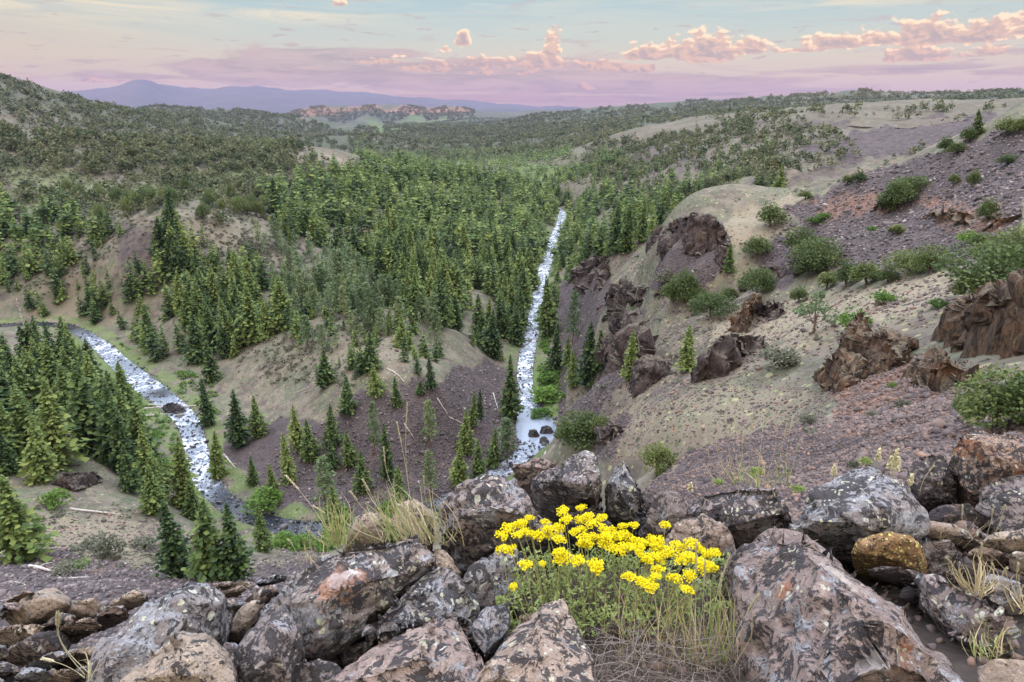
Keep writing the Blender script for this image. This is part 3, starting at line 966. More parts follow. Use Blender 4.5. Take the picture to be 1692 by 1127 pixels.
def make_templates():
    rg = np.random.default_rng(5)
    for i in range(5):
        q = conifer_quads(rg, 36, 12, 7, R0=rg.uniform(.17, .245), h0=.05, droop=.3, ragged=.3, shape=rg.uniform(.75, 1.0))
        tr = trunk_mesh('fir_trunk', M_BARK, .9, .017, limbs=[(rg.uniform(.1, .5), rg.uniform(0, 6.28), .1, .0) for _ in range(6)], bend=.003)
        TEMPL[('fir', i)] = (tr, quads_mesh('fir_crown', q, M_FIR))
    for i in range(3):
        lob = []
        for k in range(20):
            f = k / 19
            a = k * 2.4 + rg.uniform(-.4, .4)
            r = .16 * (1 - f) ** .6 * rg.uniform(.4, 1.0) + .01
            s = rg.uniform(.05, .085) * (1.15 - .5 * f)
            lob.append(((math.cos(a) * r, math.sin(a) * r, .24 + .72 * f), (s * 1.2, s * 1.2, s * .75)))
        q = blob_quads(rg, lob, 50, .034)
        tr = trunk_mesh('pine_trunk', M_REDBARK, .93, .016, limbs=[(l[0][2] - .03, math.atan2(l[0][1], l[0][0]), math.hypot(l[0][0], l[0][1]), .03) for l in lob[:14]], bend=.006)
        TEMPL[('pine', i)] = (tr, quads_mesh('pine_crown', q, M_PINE))
    for i in range(5):
        w = rg.uniform(.38, .55) if i < 4 else .75
        lob = bush_lobes(rg, 15 + 2 * i, w, .86, .08)
        q = blob_quads(rg, lob, 150, .042)
        tr = trunk_mesh('juniper_trunk', M_BARK, .55, .035, limbs=[(.10 + .03 * k, math.atan2(l[0][1], l[0][0]), math.hypot(l[0][0], l[0][1]) * .9, l[0][2] * .6) for k, l in enumerate(lob[:9])], bend=.02)
        TEMPL[('juniper', i)] = (tr, quads_mesh('juniper_crown', q, M_JUN))
    # a small open tree with a bare stem
    lob = [((.30, .05, .62), (.24, .22, .12)), ((-.32, .0, .55), (.24, .22, .11)), ((.08, -.15, .78), (.2, .2, .12)), ((-.1, .1, .93), (.15, .15, .1)), ((.0, .2, .66), (.25, .2, .12)), ((-.18, -.2, .7), (.2, .2, .11)),
           ((.42, -.1, .50), (.18, .18, .09)), ((-.46, .1, .47), (.17, .17, .08)), ((.05, 0, 1.02), (.08, .08, .1))]
    q = blob_quads(rg, lob, 90, .05)
    tr = trunk_mesh('open_trunk', M_BARK, .9, .035, limbs=[(.28, math.atan2(l[0][1], l[0][0]), math.hypot(l[0][0], l[0][1]), l[0][2] - .3) for l in lob[:8]], bend=.03)
    TEMPL[('opentree', 0)] = (tr, quads_mesh('open_crown', q, M_PINE))
    for i in range(3):
        lob = bush_lobes(rg, 11, .62, .8, .05)
        q = blob_quads(rg, lob, 55, .085)
        tr = trunk_mesh('shrub_stem', M_BARK, .5, .03, limbs=[(.03, math.atan2(l[0][1], l[0][0]), math.hypot(l[0][0], l[0][1]) * .9, l[0][2] * .7) for l in lob[:7]], bend=.01)
        TEMPL[('sage', i)] = (tr, quads_mesh('sage_crown', q, M_SAGE))
        TEMPL[('leafy', i)] = (tr, quads_mesh('leafy_crown', q, M_GREENB))
    # dead snag
    tr = trunk_mesh('snag_trunk', M_DEAD, 1.0, .014, limbs=[(.25 + .045 * k, k * 2.4, .13 - .005 * k, .04) for k in range(15)], bend=.008)
    TEMPL[('snag', 0)] = (tr, None)


make_templates()
PARTS = {'fir': ('conifer_tree', 'conifer'), 'pine': ('pine_tree', 'pine tree'), 'juniper': ('juniper', 'juniper'), 'opentree': ('small_tree', 'tree'), 'sage': ('sagebrush_shrub', 'shrub'), 'leafy': ('leafy_shrub', 'shrub'), 'snag': ('dead_tree', 'dead tree')}
NVAR = {'fir': 5, 'pine': 3, 'juniper': 5, 'opentree': 1, 'sage': 3, 'leafy': 3, 'snag': 1}


def plant(kind, p, h, label, group=None, wide=1.0, rng=RNG, var=None):
    v = int(rng.integers(NVAR[kind])) if var is None else var
    tr, cr = TEMPL[(kind, v)]
    nm, cat = PARTS[kind]
    root = bpy.data.objects.new(nm, None)
    root.empty_display_size = .5
    root.location = (float(p[0]), float(p[1]), float(p[2]))
    root.rotation_euler = (float(rng.normal(0, .045)), float(rng.normal(0, .045)), float(rng.uniform(0, 6.28)))
    root.scale = (h * wide, h * wide, h)
    COL.objects.link(root)
    tag(root, label, cat, group)
    a = link('trunk' if kind not in ('sage', 'leafy') else 'stem', tr, root)
    if cr: b = link('crown', cr, root)
    return root


def px_height(p, h):
    return FPX * h * .92 / math.sqrt(p[0] ** 2 + p[1] ** 2 + p[2] ** 2)


def plant_px(kind, px, py, top, label, group=None, wide=1.0, var=None, ymin=6.0, base=None):
    """a plant whose foot is seen at photo pixel (px,py) and whose tip reaches photo row top"""
    p = hit(px, py, ymin)
    if p is None: return None
    if base is not None: p = base
    # height that reaches the top row, standing upright
    x, y, z = (float(v) for v in ray(px, top))
    k = p[1] / y
    h = max(z * k - p[2], .3)
    return plant(kind, p, h, label, group, wide, var=var), p, h


# trees and shrubs one can point to: kind, foot x, foot y, tip row, label, width factor
HAND = [
    ('fir', 35, 925, 782, 'big bushy dark conifer at the left edge above the bottom talus', 1.25),
    ('fir', 295, 955, 828, 'bright green conifer beside the pair standing just above the left boulder', 1.0),
    ('fir', 347, 958, 822, 'middle conifer of the three just above the left boulder', 1.05),
    ('fir', 392, 960, 836, 'right hand conifer of the three just above the left boulder', 1.1),
    ('fir', 438, 912, 833, 'lone dark conifer between the left boulder trees and the dark pool', .95),
    ('fir', 215, 812, 735, 'yellow green conifer on the left bank leaning over the river', 1.0),
    ('fir', 75, 795, 688, 'large conifer at the front edge of the left bank forest', 1.1),
    ('fir', 255, 850, 770, 'dark conifer at the foot of the left bank beside the log', 1.2),
    ('fir', 322, 860, 795, 'small conifer on the near river bank above the bright green one', 1.2),
    ('fir', 347, 702, 626, 'pale conifer on the river edge right of the log jam', .9),
    ('fir', 397, 738, 643, 'tall conifer on the slope right of the lower rapids', .95),
    ('fir', 428, 722, 655, 'shorter dark conifer touching the one right of the rapids', 1.1),
    ('fir', 360, 790, 712, 'leaning conifer on the right bank of the lower rapids', .9),
    ('fir', 495, 742, 670, 'left conifer in the group above the dark pool', .95),
    ('fir', 548, 740, 666, 'tallest conifer in the group above the dark pool', .9),
    ('fir', 480, 795, 715, 'narrow conifer at lower left of the group above the dark pool', .8),
    ('fir', 515, 760, 690, 'dense dark conifer behind the group above the dark pool', 1.0),
    ('fir', 578, 770, 712, 'right hand dark conifer in the group above the dark pool', 1.05),
    ('fir', 548, 775, 728, 'low conifer at the front of the group above the dark pool', 1.1),
    ('pine', 540, 845, 752, 'pale grey green pine leaning over the dark pool', 1.1),
    ('fir', 575, 682, 622, 'conifer on the rocky lip above the central talus, leftmost', 1.15),
    ('fir', 620, 652, 598, 'bright conifer standing on the tan spur above the central talus', 1.2),
    ('fir', 655, 672, 622, 'small conifer right of the bright one on the tan spur', 1.0),
    ('fir', 535, 640, 578, 'round green conifer on the bare tan spot of the spur', 1.4),
    ('fir', 712, 642, 588, 'conifer at the upper edge of the central talus below the forest', .9),
    ('fir', 695, 652, 628, 'short round conifer at the upper edge of the central talus', 1.6),
    ('pine', 710, 738, 658, 'silvery pine alone in the middle of the central talus', .85),
    ('pine', 712, 822, 742, 'thin pine at the foot of the central talus above the grass', .9),
    ('pine', 620, 752, 662, 'slender pale pine on the left of the central talus', .7),
    ('fir', 640, 790, 698, 'slender bluish conifer below the pale pine on the talus', .7),
    ('fir', 770, 748, 678, 'tall conifer on the right of the central talus', .95),
    ('fir', 760, 802, 735, 'bushy conifer at the foot of the central talus behind the rocks', 1.05),
    ('fir', 793, 692, 642, 'thin conifer high on the right of the central talus', .75),
    ('fir', 781, 705, 648, 'twin thin conifer beside it high on the talus', .75),
    ('fir', 843, 690, 588, 'tall dark conifer at the left edge of the river pool', .8),
    ('pine', 838, 768, 690, 'yellow green pine below the river pool behind the rocks', 1.2),
    ('fir', 905, 556, 455, 'tallest dark conifer on the right bank of the straight river', .85),
    ('fir', 897, 540, 470, 'conifer crowded against the tallest one on the right bank', .9),
    ('pine', 945, 572, 478, 'pale slender pine against the dark right bank talus', .75),
    ('fir', 915, 622, 535, 'conifer below the tallest one on the right river bank', .9),
    ('fir', 970, 636, 532, 'broad dark conifer in the cluster on the right bank talus', .95),
    ('fir', 992, 612, 545, 'conifer behind the broad dark one on the right bank talus', 1.0),
    ('fir', 948, 638, 575, 'slim conifer left of the broad one on the right bank talus', .85),
    ('fir', 940, 605, 555, 'short conifer halfway down the right bank talus', 1.0),
    ('fir', 1040, 628, 548, 'dark conifer on the slope left of the rounded black cliffs', .95),
    ('fir', 1060, 602, 552, 'smaller conifer touching the dark one by the black cliffs', 1.05),
    ('fir', 1136, 613, 538, 'lone conical conifer between two black cliffs on the right slope', 1.15),
    ('juniper', 962, 740, 670, 'dark bushy juniper just above the peaked boulder', 1.1),
    ('juniper', 940, 735, 690, 'smaller juniper left of the dark bushy one above the boulder', 1.0),
    ('juniper', 992, 715, 685, 'grey juniper right of the dark bushy one above the boulder', 1.5),
    ('juniper', 1086, 783, 727, 'round green juniper bush standing alone on the near scree', 1.0),
    ('opentree', 1343, 552, 488, 'small open tree with a bare stem on the pale grass slope', 1.0),
    ('juniper', 1175, 524, 474, 'round juniper on the grassy shoulder left of the leaning crag', 1.15),
    ('juniper', 1204, 500, 468, 'low juniper beside the round one on the grassy shoulder', 1.2),
    ('juniper', 1130, 500, 440, 'pointed juniper on the right of the trio on the shoulder', .9),
    ('juniper', 1110, 502, 458, 'middle juniper of the trio on the shoulder', 1.0),
    ('juniper', 1148, 500, 470, 'low juniper at the end of the trio on the shoulder', 1.3),
    ('fir', 1203, 450, 402, 'conical conifer below the dome crag', 1.1),
    ('juniper', 1250, 424, 386, 'dark oval juniper on the tan slope right of the dome crag', 1.35),
    ('juniper', 1272, 374, 330, 'big round juniper on the skyline of the tan ridge', 1.45),
    ('juniper', 1320, 420, 368, 'grey green juniper on the dark band below the tan ridge', 1.05),
    ('juniper', 1350, 445, 382, 'tall grey juniper right of it on the dark band', 1.0),
    ('juniper', 1335, 458, 410, 'smaller juniper at the foot of the tall grey one', 1.2),
    ('juniper', 1365, 478, 440, 'first juniper from the left in the row along the grass slope', 1.2),
    ('juniper', 1398, 474, 424, 'second juniper in the row along the grass slope', 1.1),
    ('juniper', 1430, 472, 428, 'third, widest juniper in the row along the grass slope', 1.4),
    ('juniper', 1466, 468, 438, 'small fourth juniper in the row along the grass slope', 1.2),
    ('juniper', 1500, 455, 406, 'leaning juniper near the right end of the row on the grass slope', 1.2),
    ('juniper', 1536, 452, 398, 'rightmost dark juniper of the row on the grass slope', 1.1),
    ('juniper', 1250, 485, 434, 'dark juniper in the gully of black ledges', .95),
    ('juniper', 1265, 480, 448, 'pale shrub juniper beside the one in the gully of ledges', 1.2),
    ('juniper', 1320, 500, 470, 'low olive juniper on the edge of the pale grass slope', 1.3),
    ('leafy', 1460, 503, 474, 'fresh green bush on top of the columnar outcrop ridge', 1.3),
    ('leafy', 1412, 548, 502, 'green bush tucked behind the pointed end of the outcrop', 1.0),
    ('leafy', 1550, 508, 490, 'low green bush left of the big columnar cliff', 1.8),
    ('juniper', 1480, 345, 290, 'large juniper clump on the rusty ledge of the dark talus hill', 1.1),
    ('juniper', 1505, 318, 284, 'upper juniper of the clump on the rusty ledge', 1.3),
    ('juniper', 1465, 350, 312, 'lower left juniper of the clump on the rusty ledge', 1.2),
    ('juniper', 1630, 366, 322, 'pale juniper right of the rusty ledge', 1.0),
    ('juniper', 1606, 308, 276, 'small pale juniper high on the dark talus hill', .9),
    ('juniper', 1575, 305, 282, 'faint juniper left of the small pale one high on the hill', 1.2),
    ('juniper', 1665, 272, 252, 'wide green shrub juniper high on the right edge of the talus', 1.8),
    ('juniper', 1480, 388, 366, 'dark oval bush in the middle of the talus hill', 1.9),
    ('leafy', 1360, 362, 346, 'bright green bush on the strip between grass and talus', 1.5),
    ('leafy', 1345, 372, 352, 'second bright green bush on that strip, lower left', 1.2),
    ('leafy', 1600, 402, 376, 'bright green bush below the rusty ledge', 1.2),
    ('juniper', 1618, 412, 382, 'olive juniper beside the bright bush below the ledge', 1.5),
    ('leafy', 1440, 383, 370, 'small bright bush on the mid talus', 1.5),
    ('fir', 1617, 222, 180, 'dark conifer standing on the right skyline', 1.5),
    ('juniper', 1662, 225, 190, 'olive juniper on the right skyline beside the dark conifer', 1.3),
    ('juniper', 1690, 222, 188, 'juniper at the right end of the skyline', 1.2),
    ('juniper', 1598, 235, 206, 'rounded juniper just below the skyline conifer', 1.3),
    ('juniper', 1562, 250, 222, 'juniper on the descending skyline left of the dark conifer', 1.2),
    ('juniper', 1580, 255, 232, 'low juniper below the descending skyline', 1.5),
    ('juniper', 1400, 306, 284, 'dark juniper on the ridge line above the tan slope', 1.3),
    ('juniper', 1418, 302, 282, 'its dark neighbour on the ridge line above the tan slope', 1.4),
    ('juniper', 1330, 330, 312, 'low pale juniper where the tan ridge meets the trees', 1.5),
    ('juniper', 1640, 490, 385, 'large leafy juniper crown above the big columnar cliff', 1.2),
    ('juniper', 1605, 500, 440, 'left juniper against the top of the big columnar cliff', 1.2),
    ('juniper', 1692, 455, 355, 'tall juniper at the right edge above the cliff', 1.1),
    ('juniper', 1645, 706, 600, 'near yellow green juniper behind the upper right boulder', 1.2),
    ('juniper', 1600, 695, 640, 'low part grown juniper left of the near one by the boulder', 1.3),
    ('juniper', 1710, 700, 590, 'near juniper cut by the right edge behind the boulder', 1.2),
    ('sage', 1283, 606, 564, 'pale grey green shrub beside the black ledge', 1.3),
    ('sage', 1300, 600, 578, 'low shrub right of the pale one by the ledge', 1.6),
    ('leafy', 1474, 640, 628, 'small bright green bush on the rusty rubble', 1.2),
    ('sage', 1490, 675, 658, 'sagebrush tuft below the rusty rubble', 1.6),
    ('sage', 1335, 700, 682, 'sagebrush tuft on the open slope below the rubble', 1.5),
    ('sage', 1440, 690, 676, 'small sagebrush between rubble and near scree', 1.5),
    ('sage', 1100, 468, 440, 'pale bush on the slope left of the dome crag', 1.2),
    ('leafy', 1108, 480, 462, 'bright bush below the dome crag', 1.3),
    ('sage', 180, 920, 880, 'yellowish bushy shrub on the tan bank above the talus', 1.0),
    ('sage', 150, 905, 885, 'dark grey shrub left of the yellowish one on the tan bank', 1.5),
    ('sage', 240, 905, 885, 'dark grey shrub right of the yellowish one on the tan bank', 1.7),
    ('leafy', 92, 835, 800, 'round green bush right of the big left edge conifer', 1.1),
    ('leafy', 130, 942, 922, 'yellow green bush at the upper edge of the bottom talus', 1.2),
    ('sage', 110, 948, 925, 'brown grey bush beside the yellow green one over the talus', 1.5),
    ('leafy', 440, 838, 800, 'leafy bush on the bank opposite the lone dark conifer', 1.3),
    ('leafy', 500, 905, 880, 'green bush at the near edge of the dark pool', 1.5),
    ('leafy', 900, 660, 632, 'leafy bush in the green strip beside the river pool', 1.8),
    ('leafy', 893, 690, 668, 'leafy bush at the pool end of the green strip', 1.6),
    ('leafy', 912, 630, 605, 'leafy bush at the upper end of the green strip', 1.5),
    ('fir', 560, 880, 800, 'dark conifer on the near bank below the dark pool', 1.1),
    ('fir', 455, 820, 765, 'small conifer on the far bank above the lone dark one', 1.0),
    ('fir', 420, 800, 752, 'conifer at the foot of the slope right of the lower rapids', 1.0),
    ('fir', 600, 815, 748, 'dark conifer on the far bank above the tall grass', 1.0),
    ('fir', 660, 830, 770, 'conifer on the far bank behind the grass seed stalks', 1.1),
    ('fir', 790, 790, 728, 'dark conifer beside the bushy one at the foot of the talus', 1.0),
    ('fir', 815, 770, 705, 'conifer between the bushy one and the pale river pine', .9),
    ('leafy', 470, 900, 876, 'round bush left of the green bush by the dark pool', 1.4),
    ('leafy', 540, 908, 884, 'green bush right of the dark pool edge bush', 1.5),
    ('leafy', 640, 850, 828, 'leafy bush at the water behind the pale boulders', 1.5),
    ('snag', 40, 540, 488, 'bare dead trunk leaning over the left river bend', 1.0),
    ('snag', 312, 660, 622, 'bare grey snag on the bank above the log jam', 1.0),
]
for kind, px, py, top, label, wide in HAND:
    r_ = plant_px(kind, px, py, top, label, None, wide, ymin=11.0)
    if r_ is None: print('no ground at', px, py)


# ---- forests: (photo polygon of the ground, distance range, trees per hectare, height range, kind, group phrase, label of a single tree)
FOREST = [
    ([(430, 330), (560, 275), (760, 285), (905, 315), (925, 352), (903, 430), (868, 540), (855, 610), (780, 605), (700, 560), (630, 480), (560, 430), (480, 400)], 270, 1250, 260, (15, 28), 'fir', 'forest', 'green conifer crowded in the dense forest left of the straight river'),
    ([(560, 420), (640, 480), (720, 560), (700, 600), (640, 570), (560, 520)], 260, 520, 260, (10, 19), 'pine', 'forest', 'pale young pine in the thinner wood below the dense forest'),
    ([(205, 385), (290, 380), (400, 440), (470, 520), (480, 600), (420, 640), (335, 640), (250, 590), (195, 560), (215, 470)], 280, 440, 260, (14, 26), 'fir', 'forest', 'conifer in the grove on the hill above the left rapids'),
    ([(395, 380), (560, 420), (640, 540), (560, 600), (440, 610), (470, 500)], 240, 520, 260, (8, 19), 'pine', 'forest', 'grey green pine scattered on the sage slope right of the left grove'),
    ([(-140, 345), (120, 350), (160, 400), (100, 430), (-140, 480)], 380, 640, 230, (13, 24), 'fir', 'forest', 'dark conifer in the stand at the left edge under the crest'),
    ([(-140, 440), (120, 440), (180, 480), (160, 540), (60, 520), (-140, 520)], 330, 460, 420, (9, 18), 'fir', 'forest', 'scattered conifer on the bank above the far left river bend'),
    ([(-140, 605), (90, 612), (170, 645), (212, 695), (225, 760), (310, 840), (250, 850), (190, 800), (110, 790), (-140, 800)], 140, 340, 340, (16, 29), 'fir', 'forest', 'conifer in the forest on the near left river bank'),
    ([(-140, 220), (480, 242), (570, 290), (520, 335), (380, 370), (200, 370), (-140, 350)], 430, 900, 170, (8, 15), 'olive', 'woodland', 'olive tree in the open woodland below the crest'),
    ([(-140, 212), (480, 236), (560, 270), (400, 290), (-140, 280)], 600, 950, 170, (9, 16), 'olive', 'woodland', ''),
    ([(400, 240), (480, 236), (570, 290), (500, 300)], 600, 950, 100, (9, 17), 'fir', 'woodland', ''),
    ([(925, 335), (1000, 325), (1140, 350), (1070, 405), (1000, 430), (945, 450), (925, 400)], 300, 950, 190, (12, 24), 'fir', 'forest', 'conifer in the forest on the right bank beyond the crags'),
    ([(1100, 375), (1260, 310), (1300, 330), (1180, 372)], 200, 700, 140, (9, 17), 'fir', 'forest', 'conifer in the hollow behind the tan ridge'),
    ([(920, 420), (950, 430), (935, 520), (905, 560), (900, 500)], 280, 560, 150, (10, 20), 'fir', 'forest', 'conifer on the right water edge of the straight river'),
    ([(700, 250), (1000, 255), (1180, 340), (1000, 340), (930, 335), (820, 290)], 900, 2600, 140, (11, 20), 'fir', 'woodland', ''),
    ([(560, 225), (700, 255), (760, 285), (600, 275)], 880, 2700, 130, (9, 17), 'fir', 'woodland', ''),
    ([(960, 240), (1300, 196), (1440, 250), (1260, 325), (1130, 355), (1000, 330)], 380, 1700, 150, (7, 14), 'olive', 'woodland', ''),
    ([(-140, 400), (120, 380), (200, 380), (210, 470), (190, 560), (120, 530), (-140, 500)], 330, 520, 200, (9, 20), 'fir', 'forest', 'conifer on the dry slope left of the grove above the rapids'),
    ([(960, 330), (1010, 300), (1300, 240), (1260, 325), (1130, 355), (1000, 345)], 380, 1100, 55, (9, 18), 'fir', 'woodland', ''),
    ([(480, 500), (640, 480), (720, 590), (690, 640), (600, 640), (470, 640)], 215, 420, 170, (7, 15), 'fir', 'forest', 'conifer scattered over the lower sage slope above the central talus'),
    ([(1150, 180), (1840, 184), (1840, 198), (1300, 200), (1150, 215)], 600, 2200, 35, (7, 13), 'olive', 'woodland', ''),
    ([(1390, 280), (1500, 235), (1560, 245), (1420, 300)], 250, 700, 45, (6, 11), 'olive', 'woodland', ''),
    ([(-140, 84), (0, 122), (110, 160), (250, 185), (560, 235), (520, 262), (300, 250), (-140, 232)], 1100, 2900, 120, (9, 17), 'olive', 'far', ''),
    ([(230, 176), (430, 183), (600, 222), (560, 245), (440, 220), (230, 190)], 3000, 4700, 55, (12, 20), 'olive', 'far', ''),
    ([(880, 185), (1100, 178), (1250, 160), (1420, 152), (1840, 146), (1840, 178), (1400, 182), (1000, 215), (860, 225)], 2200, 5600, 24, (13, 22), 'olive', 'far', ''),
    ([(560, 215), (1000, 205), (1130, 235), (1000, 265), (700, 262), (560, 250)], 1500, 4200, 75, (11, 20), 'olive', 'far', ''),
    ([(640, 190), (900, 190), (900, 225), (640, 225)], 3000, 7600, 20, (14, 24), 'olive', 'far', ''),
    ([(460, 180), (800, 180), (800, 198), (460, 198)], 7500, 10500, 22, (18, 28), 'olive', 'far', ''),
]
runmax = np.maximum.accumulate(GZ / Rr, axis=0)


def visible(x, y, ztop, margin):
    t, l = lp(x, y)
    i = np.clip(np.interp(l, LR, np.arange(len(LR))).astype(int) - 1, 0, len(LR) - 1)
    j = np.clip(np.round(np.interp(t, TH, np.arange(len(TH)))).astype(int), 0, len(TH) - 1)
    r = np.hypot(x, y)
    return (ztop + margin) / r > runmax[i, j]


cell_area = np.zeros(GX.shape)
cell_area[:-1, :-1] = (LR[1:] - LR[:-1])[:, None] * (TH[1:] - TH[:-1])[None, :] * (Rr[:-1, :-1] ** 2)


def scatter(poly, y0, y1, per_ha, seed, avoid_talus=.75, jitter=True):
    rng = np.random.default_rng(seed)
    s = in_view & (GY > y0) & (GY < y1)
    px, py = (JX, JY) if jitter else (UPX, UPY)
    s &= in_poly(px, py, poly)
    w = np.where(s, cell_area, 0.0) * (1 - avoid_talus * TALUS) * (1 - .55 * TAN) * (rd > 2.5)
    clump = noise2(GX / 34 + seed, GY / 34, 90 + seed % 7) * .9 + noise2(GX / 11, GY / 11 + seed, 30) * .5
    w = w * np.clip(.75 + 1.9 * clump, .03, 2.4)
    tot = w.sum()
    n = int(tot * per_ha / 1e4)
    if n <= 0: return np.zeros((0, 3))
    c = np.searchsorted(np.cumsum(w.ravel()), rng.uniform(0, tot, n))
    c = np.clip(c, 0, w.size - 1)
    i, j = np.unravel_index(c, w.shape)
    i = np.clip(i, 0, len(LR) - 2); j = np.clip(j, 0, len(TH) - 2)
    l = LR[i] + rng.uniform(0, 1, n) * (LR[i + 1] - LR[i]); t = TH[j] + rng.uniform(0, 1, n) * (TH[j + 1] - TH[j])
    x, y = np.exp(l) * np.sin(t), np.exp(l) * np.cos(t)
    return np.stack([x, y, ground_z(x, y)], 1)


cand = []          # x,y,z,h,kind index, region, tint
for ri, (poly, y0, y1, ha, hr, kind, grp, lab) in enumerate(FOREST):
    P = scatter(poly, y0, y1, ha, 100 + ri)
    if len(P) == 0: continue
    h = RNG.uniform(hr[0], hr[1], len(P)) * RNG.choice([.45, .65, .85, 1.0, 1.1], len(P), p=[.1, .18, .3, .3, .12])
    # thin out trees that stand in each other
    keep = visible(P[:, 0], P[:, 1], P[:, 2] + h, 3 + np.hypot(P[:, 0], P[:, 1]) * .006)
    P, h = P[keep], h[keep]
    cell = {}
    ok = np.ones(len(P), bool)
    for i in range(len(P)):
        mn = 2.2 if kind != 'olive' else 2.8
        k = (int(P[i, 0] // mn), int(P[i, 1] // mn))
        if k in cell: ok[i] = False
        cell[k] = 1
    P, h = P[ok], h[ok]
    print('region', ri, grp, len(P))
    for p, hh in zip(P, h): cand.append((p[0], p[1], p[2], hh, 'pine' if kind == 'fir' and not lab and RNG.uniform() < .15 else kind, ri))

KIDX = {'fir': 0, 'pine': 1, 'olive': 2}
A = np.array([(c[0], c[1], c[2], c[3], KIDX[c[4]], c[5]) for c in cand])
size = FPX * A[:, 3] / np.linalg.norm(A[:, :3], axis=1)
has_label = np.array([bool(FOREST[int(r)][7]) for r in A[:, 5]])
_ax, _ay = project(A[:, 0], A[:, 1], A[:, 2] + A[:, 3] * .5)
has_label &= (_ax > 4) & (_ax < 1688) & (_ay < 1100)
order = np.argsort(-size)
single = np.zeros(len(A), bool)
quota = {0: 200, 1: 60, 2: 40}
for i in order:
    k = int(A[i, 4])
    if has_label[i] and quota[k] > 0:
        single[i] = True; quota[k] -= 1
for i in np.nonzero(single)[0]:
    x, y, z, h, k, ri = A[i]
    kind = {0: 'fir', 1: 'pine', 2: 'juniper'}[int(k)]
    lab = FOREST[int(ri)][7]
    plant(kind, (x, y, z - .2), h, lab, 'trees: ' + lab, RNG.uniform(.85, 1.25) * (.62 if k == 2 else 1))

# the rest of each wood, too many to count
def low_tree(kind, lod, rng):
    if kind == 0:
        a = {2: (18, 7, 3), 1: (11, 6, 2), 0: (6, 4, 1)}[lod]
        return conifer_quads(rng, *a, R0=rng.uniform(.17, .25), h0=.05, ragged=.3, shape=rng.uniform(.75, 1))
    if kind == 1:
        n = {2: 12, 1: 7, 0: 4}[lod]
        lob = []
        for q in range(n):
            f = q / max(n - 1, 1)
            a = q * 2.4
            r = .15 * (1 - f) ** .6 * rng.uniform(.4, 1)
            s = (.075 if lod == 2 else .10) * (1.15 - .5 * f)
            lob.append(((math.cos(a) * r, math.sin(a) * r, .2 + .74 * f), (s * 1.2, s * 1.2, s)))
        return blob_quads(rng, lob, {2: 12, 1: 9, 0: 5}[lod], {2: .06, 1: .08, 0: .13}[lod])
    lob = bush_lobes(rng, {2: 9, 1: 6, 0: 3}[lod], .38, .85, .1)
    return blob_quads(rng, lob, {2: 14, 1: 9, 0: 5}[lod], {2: .10, 1: .14, 0: .24}[lod])


LOW = {(k, l): [low_tree(k, l, np.random.default_rng(700 + k * 10 + l * 3 + v)) for v in range(6)] for k in range(3) for l in range(3)}


def merge_trees(name, rows, mat_by_kind, label):
    Q, T, MI = [], [], []
    for (x, y, z, h, k, ri) in rows:
        d = math.hypot(x, y)
        lod = 2 if d < 520 else (1 if d < 1150 else 0)
        q = LOW[(int(k), lod)][int(RNG.integers(6))]
        a = RNG.uniform(0, 6.28); c, s = math.cos(a), math.sin(a)
        w = h * RNG.uniform(.85, 1.3) * (1.0 if d < 2500 else 1.25)
        qq = np.empty_like(q)
        qq[..., 0] = (q[..., 0] * c - q[..., 1] * s) * w + x
        qq[..., 1] = (q[..., 0] * s + q[..., 1] * c) * w + y
        qq[..., 2] = q[..., 2] * h + z - .2
        qq[..., 0] += q[..., 2] * h * RNG.normal(0, .05); qq[..., 1] += q[..., 2] * h * RNG.normal(0, .05)
        Q.append(qq); T.append(np.full(len(q) * 4, RNG.uniform(0, 1), np.float32)); MI.append(np.full(len(q), int(k), np.int32))
    Q = np.concatenate(Q)
    me = quads_mesh(name, Q, None)
    for m in mat_by_kind: me.materials.append(m)
    me.polygons.foreach_set('material_index', np.concatenate(MI))
    at_ = me.attributes.new('tint', 'FLOAT', 'POINT'); at_.data.foreach_set('value', np.concatenate(T))
    o = link(name, me)
    tag(o, label, kind='stuff')
    print(name, len(rows), 'trees', len(Q), 'quads')


rest = A[~single]
grp = np.array([FOREST[int(r)][6] for r in rest[:, 5]])
merge_trees('forest', rest[grp == 'forest'], (M_FIR_S, M_PINE_S, M_OLIVE_S), 'conifer forest filling the canyon floor and the central ridge')
merge_trees('open_woodland', rest[grp == 'woodland'], (M_FIR_S, M_PINE_S, M_OLIVE_S), 'open olive woodland on the crest and the canyon sides')
merge_trees('far_woods', rest[grp == 'far'], (M_FIR_S, M_PINE_S, M_OLIVE_S), 'dark woods speckling the far hills and plateaus')


